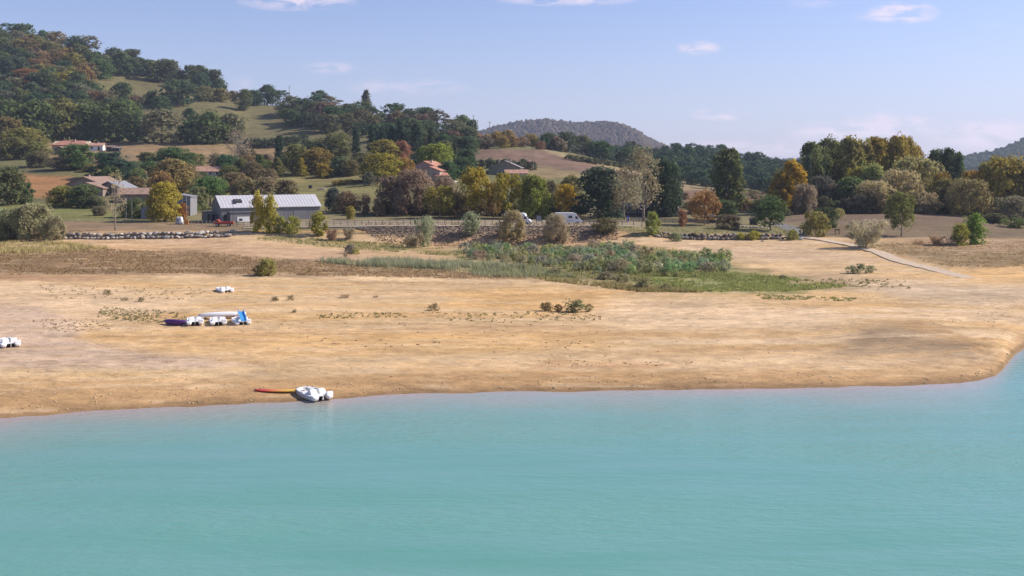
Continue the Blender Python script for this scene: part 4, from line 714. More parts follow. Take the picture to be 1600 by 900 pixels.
n3_ = scatter([(440, 180), (462, 176), (500, 176), (540, 182), (600, 186), (660, 198), (700, 208), (735, 216), (735, 244), (705, 252), (650, 238), (600, 222), (545, 212), (500, 206), (450, 196)], 17, 7.5, ['faroak', 'faroak', 'farpine'], 30, 26, (('dark green', (.032, .052, .028)), ('dark green', (.036, .056, .03)), ('dark green', DKG), ('olive green', (.055, .065, .032)), ('brownish', (.075, .065, .042))), BT, 'tree', 'trees of the dark wood on the middle ridge', 6, 500, lab='{} tree in the wood on the middle ridge')
n4_ = scatter([(690, 218), (735, 213), (790, 216), (840, 228), (885, 238), (850, 236), (800, 231), (745, 234), (700, 238)], 13, 5, ['farshrub', 'faroak'], 20, 16, (('yellow olive', (.14, .115, .04)), ('yellow brown', (.16, .115, .045)), ('rusty', (.13, .08, .045)), ('grey brown', (.10, .085, .055))), 'scrub_tree', 'shrub', 'autumn scrub on the slope above the brown field', 7, 430, lab='{} scrub on the slope above the brown field')
n5_ = scatter([(832, 222), (870, 226), (935, 238), (1005, 250), (1012, 262), (985, 262), (950, 252), (900, 240), (850, 232)], 15, 6, ['faroak'], 28, 26, (('dark green', DKG), ('dark green', (.034, .055, .032)), ('olive green', OAK)), BT, 'tree', 'trees behind the upper edge of the brown field', 8, 540, lab='{} tree behind the upper edge of the brown field')
n8_ = scatter([(150, 252), (300, 256), (470, 252), (470, 270), (405, 288), (300, 296), (200, 298), (150, 288)], 26, 9, ['oak', 'bush', 'oak'], 26, 20, (('olive', OLV), ('grey green', (.085, .09, .05)), ('dark green', OAK), ('brownish', (.11, .09, .05))), 'garden_shrub', 'shrub', 'garden shrubs round the hillside houses', 11, 300, maxn=26, lab='{} garden shrub among the hillside houses')
n6_ = scatter([(1030, 312), (1240, 306), (1240, 328), (1180, 332), (1040, 326)], 22, 7, ['farshrub'], 22, 11, (('pale brown', (.15, .115, .06)), ('grey', (.11, .10, .06))), 'scrub_bush', 'shrub', 'scrub on the flat ground behind the right lawn', 9, 280, maxn=14, lab='{} low scrub bush on the flat behind the right lawn')
# the right ridge wood reads as one mass
def wood_mass(poly, dx, dy, wpx, hpx, seed, label, cols):
    r = random.Random(seed); xs = [q[0] for q in poly]; ys = [q[1] for q in poly]; pts = []; VV = []; TT = []; HH = []; FF = []; CC = []; off = 0
    for _ in range(9000):
        x, y = r.uniform(min(xs), max(xs)), r.uniform(min(ys), max(ys))
        if not inside(poly, x, y) or any(abs(x - a) < dx and ((x - a) / dx) ** 2 + ((y - b) / dy) ** 2 < 1 for a, b in pts): continue
        g = at(x, y, 500)
        if g is None or g[1] > 1000: continue
        pts.append((x, y)); me, _, W, Hh = r.choice(KIND['faroak'] + KIND['farpine'][:1]); nv = len(me.vertices)
        v = np.zeros(nv * 3, np.float32); me.vertices.foreach_get('co', v); v = v.reshape(-1, 3); f = np.zeros(len(me.polygons) * 4, np.int32); me.loops.foreach_get('vertex_index', f)
        tn = np.zeros(nv, np.float32); me.attributes['tone'].data.foreach_get('value', tn); s = r.uniform(.8, 1.25); a = r.random() * 6.28
        v = v * [wpx * s * g[1] / F / W, wpx * s * g[1] / F / W, hpx * s * g[1] / F / Hh]; v = np.c_[v[:, 0] * math.cos(a) - v[:, 1] * math.sin(a), v[:, 0] * math.sin(a) + v[:, 1] * math.cos(a), v[:, 2]]
        VV.append(v + np.array(g)); FF.append(f.reshape(-1, 4) + off); off += nv; CC.append((1.25 + 1.9 * tn)[:, None] * np.array(r.choice(cols)) * r.uniform(.8, 1.2))
    fm = bpy.data.materials.new('wood_leaves'); fm.use_nodes = True; t = fm.node_tree; b = t.nodes['Principled BSDF']; b.inputs['Roughness'].default_value = 1; b.inputs['Specular IOR Level'].default_value = 0
    vc = N(t, 'ShaderNodeVertexColor', layer_name='Col'); t.links.new(vc.outputs[0], b.inputs['Base Color'])
    tag(link('ridge_wood', mesh_np('ridge_wood', np.concatenate(VV), np.concatenate(FF), [fm], np.concatenate(CC))), label, 'wood', kind='stuff'); return len(pts)
n7_ = wood_mass([(985, 252), (1010, 248), (1060, 246), (1100, 245), (1130, 249), (1170, 258), (1235, 268), (1270, 272), (1262, 300), (1200, 300), (1110, 296), (1060, 284), (1010, 266)], 11, 5, 19, 20, 12, 'dense dark green wood covering the low ridge right of centre', (DKG, (.04, .062, .03), (.034, .055, .032), (.05, .068, .032)))
print('TREES', n1_, n2_, n3_, n4_, n5_, n6_, n7_)
# undergrowth under the roadside trees and the copse
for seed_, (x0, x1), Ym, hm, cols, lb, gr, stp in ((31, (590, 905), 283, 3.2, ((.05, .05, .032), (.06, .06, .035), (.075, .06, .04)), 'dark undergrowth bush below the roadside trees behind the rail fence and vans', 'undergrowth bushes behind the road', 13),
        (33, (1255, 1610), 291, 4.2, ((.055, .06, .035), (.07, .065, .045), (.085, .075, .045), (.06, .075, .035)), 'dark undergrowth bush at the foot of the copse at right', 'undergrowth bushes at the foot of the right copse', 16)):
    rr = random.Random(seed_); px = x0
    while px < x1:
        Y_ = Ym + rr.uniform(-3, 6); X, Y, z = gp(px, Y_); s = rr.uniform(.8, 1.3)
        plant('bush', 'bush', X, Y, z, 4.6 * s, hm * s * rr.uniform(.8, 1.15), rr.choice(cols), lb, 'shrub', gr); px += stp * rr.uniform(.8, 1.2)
# --- willow scrub of the dry creek bed
r_ = random.Random(21); done = []
SCR = [(725, 392), (800, 392), (880, 394), (950, 388), (985, 392), (1000, 402), (1080, 404), (1136, 408), (1130, 424), (1040, 428), (960, 430), (880, 420), (800, 412), (730, 404)]
for _ in range(6000):
    x, y = r_.uniform(720, 1140), r_.uniform(385, 432)
    if not inside(SCR, x, y) or any(((x - a) / 13) ** 2 + ((y - b) / 5.6) ** 2 < 1 for a, b in done): continue
    done.append((x, y)); X, Y, z = at(x, y, 130); s = r_.uniform(.75, 1.3)
    plant('scrub', 'willow_scrub', X, Y, z, 2.3 * s, 1.7 * s * r_.uniform(.85, 1.2), [q * r_.uniform(.8, 1.2) for q in r_.choice(((.165, .188, .11), (.155, .178, .10), (.13, .152, .078), (.145, .166, .085), (.18, .202, .12)))], 'grey green willow bush in the thicket of the dry creek bed', 'shrub', 'willow bushes of the creek bed thicket')
for x, y, tp, wp, cl, lb in ((955, 396, 376, 30, SAGE, 'tall grey willow bush at the top of the creek thicket, left of two'), (980, 398, 374, 28, SAGE, 'tall grey willow bush at the top of the creek thicket, right of two'), (948, 436, 424, 30, (.12, .11, .075), 'dark grey bush at the lower edge of the creek thicket'), (972, 441, 427, 28, (.14, .135, .08), 'grey bush second from left at the lower edge of the creek thicket'),
                             (1006, 450, 432, 28, (.12, .12, .065), 'rounded brown green bush at the marsh edge'), (1041, 452, 442, 18, (.12, .12, .07), 'small grey bush at the sand edge of the marsh'), (868, 431, 417, 22, (.13, .135, .08), 'grey bush on the left lower edge of the creek thicket'), (1222, 436, 429, 9, (.07, .08, .05), 'tiny dark bush at the right end of the green marsh'), (1040, 431, 424, 9, (.10, .10, .055), 'tiny bush on the green marsh, left of two'), (1056, 432, 425, 8, (.10, .10, .055), 'tiny bush on the green marsh, right of two')):
    Tb('scrub', 'bush', x, y, tp, wp, cl, lb)
# ------------------------------------------------------------------ boulders and embankment
import bmesh
def rock_mesh(seed, sub=2):
    r = np.random.default_rng(seed); bm = bmesh.new(); bmesh.ops.create_icosphere(bm, subdivisions=sub, radius=.5)
    pl = r.normal(size=(9, 3)); pl /= np.linalg.norm(pl, axis=1)[:, None]
    for v in bm.verts:
        p = np.array(v.co)
        for n_ in pl:
            d = p @ n_
            if d > .29: p = p - n_ * (d - .29)
        v.co = p * (1 + .06 * (r.random() - .5)) * np.array([1.15, .95, .85])
    vs = np.array([v.co[:] for v in bm.verts]); fs = np.array([[v.index for v in f.verts] for f in bm.faces]); bm.free(); return vs, fs
def obj_col_mat(name, noise=.3, scale=3.0, bump=.4):
    m = bpy.data.materials.new(name); m.use_nodes = True; t = m.node_tree; b = t.nodes['Principled BSDF']; b.inputs['Roughness'].default_value = .95; b.inputs['Specular IOR Level'].default_value = .15
    oi = N(t, 'ShaderNodeObjectInfo'); c = N(t, 'ShaderNodeTexCoord'); n = N(t, 'ShaderNodeTexNoise', Scale=scale, Detail=6.0, Roughness=.7); t.links.new(c.outputs['Object'], n.inputs['Vector'])
    g = N(t, 'ShaderNodeCombineColor'); f = math_(t, 'MULTIPLY_ADD', n.outputs[0], 1.6, .2); [t.links.new(f, g.inputs[k]) for k in range(3)]
    t.links.new(mixc(t, 1.0, oi.outputs['Color'], g.outputs[0], 'MULTIPLY'), b.inputs['Base Color'])
    bp = N(t, 'ShaderNodeBump', Strength=bump, Distance=.15); t.links.new(n.outputs[0], bp.inputs['Height']); t.links.new(bp.outputs[0], b.inputs['Normal']); return m
ROCK = obj_col_mat('limestone')
ROCKS = [mesh_np('boulder', *rock_mesh(90 + k), [ROCK]) for k in range(6)]
def boulder(X, Y, z, sx, sz, label, group, c):
    o = link('boulder', random.choice(ROCKS), None, (X, Y, z), random.random() * 6.28, (sx, sx * random.uniform(.8, 1.1), sz)); o.rotation_euler[0] = random.uniform(-.6, .6); o.color = (*c, 1); tag(o, label, 'boulder', group)
def rockcol():
    k = random.uniform(.75, 1.25); return tuple(k * q for q in random.choice(((.35, .315, .275), (.28, .245, .215), (.22, .19, .17), (.40, .36, .32))))
for row in range(2):
    px = 98.0 + row * 3
    while px < 352 - row * 12:
        wpx = random.uniform(5.5, 13); s = wpx * 228.6 / F; X, Y, z = gp(px + wpx / 2, 228.0 + row * .9); zb = gp(px + wpx / 2, 227.4)[2]
        boulder(X, Y + random.uniform(-.2, .2), zb + .35 + row * .72 + random.uniform(-.14, .14), s * 1.08, random.uniform(.9, 1.45), ('pale grey boulder of the lower course in the left retaining wall', 'pale grey boulder of the upper course in the left retaining wall')[row], ('lower course boulders of the left retaining wall', 'upper course boulders of the left retaining wall')[row], rockcol()); px += wpx * .80
for px, dz in ((356, 0), (361, .1), (367, .15), (373, .1), (364, .6)):
    X, Y, z = gp(px, 231.5); boulder(X, Y, z + .2 + dz * .5, .95, .7, 'pale boulder trailing off the right end of the left retaining wall', 'boulders trailing off the left retaining wall', (.42, .38, .33))
for row in range(2):
    px = 1022.0 + row * 4
    while px < 1244 - row * 22:
        wpx = random.uniform(4.5, 11.5); s = wpx * 229.5 / F; zb = gp(px + wpx / 2, 228.3)[2]; X, Y, z = gp(px + wpx / 2, 229.0 + row * .9)
        boulder(X, Y + random.uniform(-.2, .2), zb + .32 + row * .66 + random.uniform(-.14, .14), s * 1.08, random.uniform(.8, 1.35), ('grey boulder of the lower course in the right lawn wall', 'grey boulder of the upper course in the right lawn wall')[row], ('lower course boulders of the right lawn wall', 'upper course boulders of the right lawn wall')[row], tuple(.66 * q for q in rockcol())); px += wpx * .82
for k in range(9):
    X, Y, z = gp(1156 + k * 5.6, 251 - k * .55); boulder(X, Y, z + .2, random.uniform(.7, 1.1), .7, 'whitish rock in the loose line behind the right lawn', 'loose line of whitish rocks behind the right lawn', (.46, .42, .37))
X, Y, z = at(1250, 375); boulder(X, Y, z + .15, 1.7, .6, 'flat pale slab lying at the upper end of the ramp', None, (.46, .42, .38))
X, Y, z = at(1192, 377); boulder(X, Y, z + .1, 1.1, .35, 'small pale slab on the sand below the right lawn wall', None, (.46, .42, .38))
def scatter_stones(name, label, spots, smin, smax, colf, sub=1, sink=.25):
    vs0 = [rock_mesh(200 + k, sub) for k in range(4)]; VV = []; FF = []; CC = []; off = 0; r = np.random.default_rng(len(spots))
    for (X, Y, z) in spots:
        v, f = vs0[r.integers(0, 4)]; s = smin + (smax - smin) * r.random() ** 2.2; a = r.random() * 6.28
        v = v * s * np.array([1, 1, .75]); v = np.c_[v[:, 0] * math.cos(a) - v[:, 1] * math.sin(a), v[:, 0] * math.sin(a) + v[:, 1] * math.cos(a), v[:, 2]] + [X, Y, z + s * sink]
        VV.append(v); FF.append(f + off); off += len(v); CC.append(np.tile(np.array(colf(X, Y, z, r)), (len(v), 1)))
    m = bpy.data.materials.new(name + '_stone'); m.use_nodes = True; t = m.node_tree; b = t.nodes['Principled BSDF']; b.inputs['Roughness'].default_value = .95
    vc = N(t, 'ShaderNodeVertexColor', layer_name='Col'); t.links.new(vc.outputs[0], b.inputs['Base Color'])
    tag(link(name, mesh_np(name, np.concatenate(VV), np.concatenate(FF), [m], np.concatenate(CC))), label, 'stones', kind='stuff')
sp = []
for _ in range(4200):
    px = random.uniform(545, 965); e = sstep(545, 620, px); Y = random.uniform(236.2 - 10.5 * e, 236.2)
    sp.append(gp(px, Y))
def emb(X, Y, z, r):
    k = (.7 + .6 * r.random()); c = (.20, .15, .115) if z > 2.3 + 1.0 * r.random() else (.44, .29, .165); return tuple(k * q for q in c)
scatter_stones('rubble', 'loose dark stones covering the embankment below the road', sp, .22, .62, emb)
sp = []
for poly, n in (([(W0, 440), (1600, 440), (1600, 470), (1500, 590), (800, 600), (0, 640), (-80, 640)], 900), ([(1000, 376), (1340, 380), (1400, 410), (1340, 450), (1200, 420), (1040, 395)], 700), ([(380, 378), (560, 384), (660, 398), (560, 402), (400, 392)], 420), ([(1210, 430), (1420, 432), (1500, 470), (1330, 462)], 420), ([(840, 562), (1090, 566), (1060, 576), (860, 574)], 160), ([(20, 505), (130, 512), (110, 525), (20, 520)], 60), ([(1380, 455), (1600, 465), (1600, 530), (1420, 500)], 260), ([(1550, 560), (1575, 560), (1570, 585), (1500, 600)], 60)):
    k = 0; xs = [q[0] for q in poly]; ys = [q[1] for q in poly]
    while k < n:
        x, y = random.uniform(max(-60, min(xs)), min(1660, max(xs))), random.uniform(min(ys), max(ys))
        if inside(poly, x, y):
            k += 1; g = at(x, y)
            if g and g[2] > .1 and fbm(np.array([g[0] / 7]), np.array([g[1] / 4]), 95)[0] > .5: sp.append(g)
nclod = len(sp)
for _ in range(900):
    px = random.uniform(-60, 1585); Y = 18 * F / (np.interp(px, SHORE[:, 0], SHORE[:, 1]) - HOR) + random.uniform(.3, 3.6) + 2.5 * max(0, random.gauss(0, .5))
    if fbm(np.array([px / 30.]), np.array([Y / 2.]), 97)[0] > .47: g = gp(px, Y); sp.append((g[0], g[1], g[2] + 1e-4))
scatter_stones('beach_stones', 'small stones scattered over the dry shore', sp, .05, .24, lambda X, Y, z, r: tuple((.8 + .35 * r.random()) * q for q in ((.46, .33, .20), (.38, .265, .16), (.54, .40, .26))[r.integers(0, 3)]), sink=.12)

# ------------------------------------------------------------------ grass, reeds and weeds
def grass(name, label, regions):
    VV = []; CC = []; r = np.random.default_rng(77)
    for poly, n, h, wd, cols, y0, y1 in regions:
        xs = [q[0] for q in poly]; ys = [q[1] for q in poly]; k = 0; tries = 0
        while k < n and tries < n * 12:
            tries += 1; x, y = r.uniform(min(xs), max(xs)), r.uniform(min(ys), max(ys))
            if not inside(poly, x, y): continue
            if fbm(np.array([x / 40.]), np.array([y / 7.]), 91)[0] + r.normal() * .08 < .40: k += .34; continue
            g = at(x, y, y0, y1)
            if not g: k += 1; continue
            k += 1; c0 = 1.45 * np.array(cols[r.integers(0, len(cols))]) * (.75 + .5 * r.random()); hh = h * (.6 + .8 * r.random())
            for _ in range(5):
                a = r.random() * 6.28; lean = r.normal(size=2) * .35 * hh; o = r.normal(size=2) * .3 * max(h, .3)
                bx, by = g[0] + o[0], g[1] + o[1]; w_ = wd * (.6 + .8 * r.random())
                VV.append([(bx - w_ * math.cos(a), by - w_ * math.sin(a), g[2] - .04), (bx + w_ * math.cos(a), by + w_ * math.sin(a), g[2] - .04), (bx + lean[0], by + lean[1], g[2] + hh * (.7 + .5 * r.random()))]); CC.append([c0 * .95, c0 * .95, c0 * 1.08])
    V_ = np.array(VV).reshape(-1, 3); m = bpy.data.materials.new(name + '_blades'); m.use_nodes = True; t = m.node_tree; t.nodes.clear()
    o = N(t, 'ShaderNodeOutputMaterial'); vc = N(t, 'ShaderNodeVertexColor', layer_name='Col'); d = N(t, 'ShaderNodeBsdfDiffuse'); tr = N(t, 'ShaderNodeBsdfTranslucent'); mx = N(t, 'ShaderNodeMixShader', Fac=.4)
    t.links.new(vc.outputs[0], d.inputs[0]); t.links.new(vc.outputs[0], tr.inputs[0]); t.links.new(d.outputs[0], mx.inputs[1]); t.links.new(tr.outputs[0], mx.inputs[2]); t.links.new(mx.outputs[0], o.inputs[0])
    tag(link(name, mesh_np(name, V_, np.arange(len(V_)).reshape(-1, 3), [m], np.array(CC).reshape(-1, 3))), label, 'grass', kind='stuff')
DRY = ((.29, .19, .105), (.25, .165, .09), (.31, .22, .11), (.23, .165, .08)); OLG = ((.22, .21, .085), (.26, .24, .10), (.18, .18, .075)); MAR = ((.20, .22, .07), (.23, .24, .08), (.17, .185, .06), (.26, .245, .09)); REE = ((.25, .25, .155), (.21, .22, .13), (.28, .265, .16))
grass('dry_grass', 'dry brown grass on the flat behind the beach', [
    ([(-60, 384), (40, 384), (180, 390), (330, 396), (520, 410), (700, 424), (860, 436), (700, 435), (520, 431), (300, 427), (100, 429), (-60, 431)], 7000, .24, .07, DRY, 100, 240),
    ([(-60, 377), (100, 379), (170, 388), (60, 396), (-60, 396)], 900, .6, .08, ((.36, .30, .13), (.30, .25, .11)), 100, 240),
    ([(430, 368), (520, 375), (640, 383), (760, 392), (700, 400), (520, 387), (400, 374)], 900, .4, .07, OLG, 100, 240),
    ([(1320, 380), (1600, 376), (1640, 420), (1560, 418), (1480, 416), (1400, 398)], 1900, .16, .07, DRY, 100, 260),
    ([(570, 346), (960, 346), (960, 352), (570, 352)], 500, .5, .06, DRY, 238, 250), ([(960, 354), (1240, 354), (1240, 366), (990, 368)], 700, .25, .07, OLG, 228, 260)])
grass('marsh_grass', 'green marsh grass round the creek thicket', [
    ([(1010, 427), (1120, 424), (1230, 433), (1330, 448), (1230, 456), (1080, 456), (1000, 442)], 2600, .3, .07, MAR, 100, 230),
    ([(700, 388), (1000, 384), (1140, 400), (1130, 430), (1000, 440), (860, 432), (720, 418)], 2600, .5, .08, OLG + MAR[:2], 100, 232),
    ([(820, 432), (960, 444), (1100, 457), (1000, 456), (860, 440)], 700, .45, .07, ((.24, .19, .09), (.22, .20, .08)), 100, 200),
    ([(920, 382), (945, 380), (950, 396), (925, 400)], 160, .6, .1, ((.32, .29, .05), (.28, .27, .06)), 150, 232), ([(985, 392), (1010, 390), (1015, 400), (990, 402)], 130, .6, .1, ((.32, .29, .05), (.28, .27, .06)), 150, 232)])
grass('reeds', 'grey green reeds in a long low band behind the beach', [
    ([(490, 409), (620, 408), (760, 415), (860, 421), (700, 421), (560, 416)], 1500, .95, .07, REE, 100, 230), ([(690, 421), (860, 424), (900, 434), (760, 433)], 700, .7, .07, REE[:2] + OLG[:1], 100, 230)])
grass('beach_weeds', 'sparse low weeds sprouting on the beach', [
    ([(490, 490), (620, 489), (640, 496), (500, 498)], 110, .13, .08, ((.17, .16, .06), (.13, .13, .05)), 60, 150), ([(650, 488), (900, 486), (960, 500), (720, 506)], 190, .12, .09, ((.19, .17, .07), (.15, .13, .06)), 60, 150),
    ([(160, 480), (260, 486), (330, 500), (240, 505), (150, 498)], 300, .15, .08, ((.21, .19, .09), (.17, .16, .08)), 60, 150), ([(40, 500), (140, 498), (200, 516), (90, 520)], 120, .09, .08, ((.2, .15, .1),), 60, 150), ([(60, 445), (330, 450), (300, 470), (80, 466)], 170, .12, .08, ((.2, .16, .09), (.17, .15, .08)), 60, 160),
    ([(420, 500), (1000, 505), (1100, 560), (500, 545)], 90, .08, .1, ((.2, .14, .08),), 60, 150), ([(1180, 460), (1340, 466), (1330, 471), (1190, 468)], 220, .16, .08, ((.2, .2, .07), (.17, .18, .06)), 60, 150), ([(1280, 436), (1430, 438), (1420, 450), (1300, 448)], 150, .2, .09, ((.2, .2, .09), (.17, .15, .07)), 60, 180), ([(870, 563), (1090, 565), (1060, 573), (900, 570)], 46, .05, .09, ((.2, .135, .075),), 60, 150)])
# ------------------------------------------------------------------ buildings
def tile_mat(name, c):
    return mat(name, c, .9, .35, 1.2, bump=.5, stretch=(1.0, .4, 1))
M_RED = tile_mat('red_tiles', (.40, .19, .13)); M_BRN = tile_mat('brown_tiles', (.26, .17, .13)); M_PINKT = tile_mat('pale_red_tiles', (.42, .24, .17)); M_SLATE = tile_mat('grey_tiles', (.20, .18, .18))
M_CREAM = mat('cream_render', (.50, .41, .29), .9, .12, 1); M_PINK = mat('pinkish_render', (.42, .32, .28), .9, .12, 1); M_STONE = mat('rough_stone', (.27, .21, .165), .95, .3, 2, bump=.5); M_WHITE = mat('white_paint', (.74, .72, .70), .6, .06, 2)
M_GLASS = mat('dark_glass', (.03, .035, .045), .12, spec=.6); M_WOOD = mat('grey_wood', (.27, .235, .195), .9, .25, 5); M_DKWOOD = mat('dark_wood', (.085, .07, .06), .9, .3, 4); M_DARK = mat('dark_metal', (.05, .05, .055), .6, .1, 3)
M_GREY = mat('grey_cladding', (.20, .195, .20), .75, .10, 1, bump=.1); M_LGREY = mat('pale_grey_sheet', (.27, .27, .295), .6, .08, 1); M_BAR = mat('white_sheet_roof', (.47, .455, .475), .5, .07, .6)
def gable(root, L, D, h, rh, wm, rm, over=.5, thick=.22, hip=False):
    """ridge along x; origin at the middle of the front wall foot"""
    a = MB(); a.prism([(0, -1.2), (D, -1.2), (D, h), (D / 2, h + rh - .06), (0, h)], -L / 2, L / 2); a.build('wall', wm, root)
    s = rh / (D / 2); r = MB(); o = over; ins = D * .45 if hip else 0
    f = [(-L / 2 - o, -o, h - o * s), (L / 2 + o, -o, h - o * s), (L / 2 + o - ins, D / 2, h + rh), (-L / 2 - o + ins, D / 2, h + rh)]
    b = [(-L / 2 - o, D + o, h - o * s), (L / 2 + o, D + o, h - o * s), (L / 2 + o - ins, D / 2, h + rh), (-L / 2 - o + ins, D / 2, h + rh)]
    up = lambda q: [(x, y, z + thick) for x, y, z in q]
    for q, fl in ((f, 0), (b, 1)): r.add(q + up(q), [(0, 1, 2, 3), (4, 5, 6, 7), (0, 1, 5, 4), (1, 2, 6, 5), (2, 3, 7, 6), (3, 0, 4, 7)])
    if hip:
        for sx, i, j in ((-1, 0, 3), (1, 1, 2)):
            q = [f[i], b[i], f[j]]; u = up(q); r.add(q + u, [(0, 1, 2), (3, 4, 5), (0, 1, 4, 3), (1, 2, 5, 4), (2, 0, 3, 5)])
    return r.build('roof', rm, root)
def window(root, x, z, w_, h_, m=None, face='front', D=0, L=0, fm=None):
    fr = MB(); p = MB(); e = .07
    def bx(mb, x0, z0, x1, z1, d0, d1):
        if face == 'front': mb.box(x0, -d1, z0, x1, -d0, z1)
        elif face == 'left': mb.box(-L / 2 - d1, x0, z0, -L / 2 - d0, x1, z1)
        else: mb.box(L / 2 + d0, x0, z0, L / 2 + d1, x1, z1)
    for q in ((x - w_ / 2 - e, z - e, x + w_ / 2 + e, z), (x - w_ / 2 - e, z + h_, x + w_ / 2 + e, z + h_ + e), (x - w_ / 2 - e, z, x - w_ / 2, z + h_), (x + w_ / 2, z, x + w_ / 2 + e, z + h_)): bx(fr, *q, .004, .07)
    bx(p, x - w_ / 2, z, x + w_ / 2, z + h_, .003, .03)
    f = fr.build('window', fm or M_WHITE, root); p.build('pane', m or M_GLASS, f); return f
def house(name, label, px, Y, L, D, h, rh, yaw, wm, rm, wins=(), chim=(), door=None, hip=False, cat='house', dz=0, over=.5):
    X, Y, z = gp(px, Y); c_, s_ = math.cos(R(yaw)), math.sin(R(yaw))
    if yaw > 45: X += L / 2 * c_ + D / 2 * s_; Y += L / 2 * s_ - D / 2 * c_
    root = link(name, None, None, (X, Y, z + dz), R(yaw)); rf = gable(root, L, D, h, rh, wm, rm, hip=hip, over=over)
    for q in wins: window(root, *q)
    for (x, y, zz, s) in chim: MB().box(x - s, y - s, zz - 1.2, x + s, y + s, zz + .9).box(x - s - .1, y - s - .1, zz + .9, x + s + .1, y + s + .1, zz + 1.05).build('chimney', M_PINK, rf)
    if door:
        x, w_, hh = door; MB().box(x - w_ / 2, -.06, 0, x + w_ / 2, -.004, hh).build('door', M_DKWOOD, root)
    return tag(root, label, cat)
WF = lambda *xs, z=1.0, w_=1.0, h_=1.2: tuple((x, z, w_, h_) for x in xs)
def WG(*xs, z=1.0, w_=1.0, h_=1.2, L=0, D=0): return tuple((x, z, w_, h_, None, 'left', D, L) for x in xs)
# long red roofed house on the hill field, its small gabled shed, white outbuilding and dark sheds
house('farm_house', 'long cream house with a hipped red tile roof below the hill wood', 109, 560, 19, 9, 3.4, 2.3, 3, M_CREAM, M_RED, WF(-6, -2, 3, 6.5), ((1.5, 3.5, 5.6, .4),), (.6, 1.1, 2.1), hip=True)
house('garden_shed', 'small gabled stone shed in front of the long red roofed house', 93, 545, 5, 6, 2.6, 1.2, 76, M_STONE, M_BRN, (), (), None, cat='shed')
house('outbuilding', 'small white outbuilding with a red brown roof right of the long house', 150, 558, 7, 5.5, 2.9, 1.3, 8, M_WHITE, M_PINKT, WF(-2.2, w_=1.4), ((.5, 2.6, 4.1, .3),), (1.4, 1.1, 2.1))
house('wooden_shed', 'dark wooden shed standing alone right of the white outbuilding', 172, 556, 4.2, 3.2, 2.4, .6, 0, M_DKWOOD, M_BRN, (), (), (.5, .9, 1.9), cat='shed')
house('wooden_shed', 'low dark shed at the right of two on the tan field', 181, 555, 3.6, 3, 1.9, .5, 0, M_DARK, M_SLATE, (), (), None, cat='shed')
house('cottage', 'small house with a pinkish wall and red roof between dark trees', 216, 432, 4.4, 6, 2.6, .9, 0, M_PINK, M_PINKT, WF(.3), (), None)
house('bungalow', 'low house with a long pale red roof behind the umbrella pine', 325, 432, 13.2, 8, 2.5, 1.9, -4, M_CREAM, M_PINKT, WF(-4.5, 1, 4, w_=1.3), ((5.4, 4.5, 3.8, .3),), (-1.6, 1.2, 2.1))
house('farmhouse', 'brown roofed stone farmhouse whose gable faces the lake', 131, 385, 17, 14, 3.4, 2.7, 82, M_STONE, M_BRN, WG(-4, 4, z=1.2, L=17, D=14), ((-5, 7, 5.9, .35),), None)
house('farm_barn', 'lower brown roofed wing before the gabled farmhouse', 134, 373, 10, 13, 2.7, 2.0, 84, M_STONE, M_BRN, (), (), None, cat='barn')
house('grey_barn', 'pale grey sheet roofed shed right of the gabled farmhouse', 170, 378, 7, 13, 2.8, 2.2, 62, M_STONE, M_LGREY, (), (), None, cat='barn')
house('long_shed', 'long low brown roofed shed behind the grey gable end', 212, 345, 11, 12, 2.6, 1.9, 18, M_STONE, M_BRN, (), (), None, cat='shed')
house('metal_shed', 'small grey metal shed with its gable facing the lake, left of the yellow tree', 236, 272, 7, 5.6, 2.5, 1.3, 84, M_LGREY, M_LGREY, (), (), None, cat='shed', over=.08)
house('store_building', 'tall grey store with a white roof edge behind the yellow tree', 276, 286, 8, 7.5, 5.2, .6, 94, M_GREY, M_GREY, ((1.6, 3.1, .9, 1.1, None, 'left', 7, 8),), (), None, cat='building', over=.25)
house('villa', 'pinkish villa with a red tile roof above the grey brown willows', 662, 402, 9.5, 9.6, 4.4, 1.9, 68, M_PINK, M_RED, ((3.0, 2.6, .8, 1.1, None, 'left', 9.6, 9.5),), ((-1.5, 3, 5.9, .35),), None)
house('villa_wing', 'lower gabled wing at the front right of the pinkish villa', 671, 393, 6, 8.6, 3.6, 1.5, 70, M_PINK, M_RED, ((6.6, 2.0, .7, 1.1, None, 'left', 8.6, 6),), (), None)
house('garage', 'low red roofed garage right of the pinkish villa', 690, 392, 5, 5, 2.2, .9, 20, M_PINK, M_RED, (), (), (0, 2.4, 1.9), cat='garage')
house('slate_house', 'grey roofed house with two chimneys below the brown field', 788, 438, 13, 13.5, 3.3, 2.9, 84, mat('moss_render', (.22, .21, .16), .95, .2, 1), M_SLATE, WG(5, 8.5, L=13, D=13.5), ((-4, 4.6, 6.0, .35), (-4, 9.4, 5.6, .35)), None)
house('lean_house', 'low house part with a pale red roof right of the grey roofed house', 807, 428, 9, 5, 2.6, 1.3, 2, M_CREAM, M_PINKT, (), (), None)
house('stone_house', 'old stone house with a chimney beside the tall dark cypress', 571, 492, 7.5, 6, 4.6, 1.6, 20, M_STONE, M_BRN, WF(-1.5, 1.5, z=2.6), ((-3, 3, 6.0, .4),), None)
house('stone_house', 'brown roofed house half hidden behind the reddish tree', 645, 498, 8, 6, 4.2, 1.6, -22, M_STONE, M_BRN, WF(0, 2), (), None)
house('campsite_hut', 'long dark wooden hut behind the dark cedar', 982, 292, 11, 5, 2.7, .8, 0, M_DKWOOD, M_SLATE, WF(-3.6, -1.2, 1.2, 3.6, z=1.1, w_=1.5, h_=.9), (), None, cat='hut')
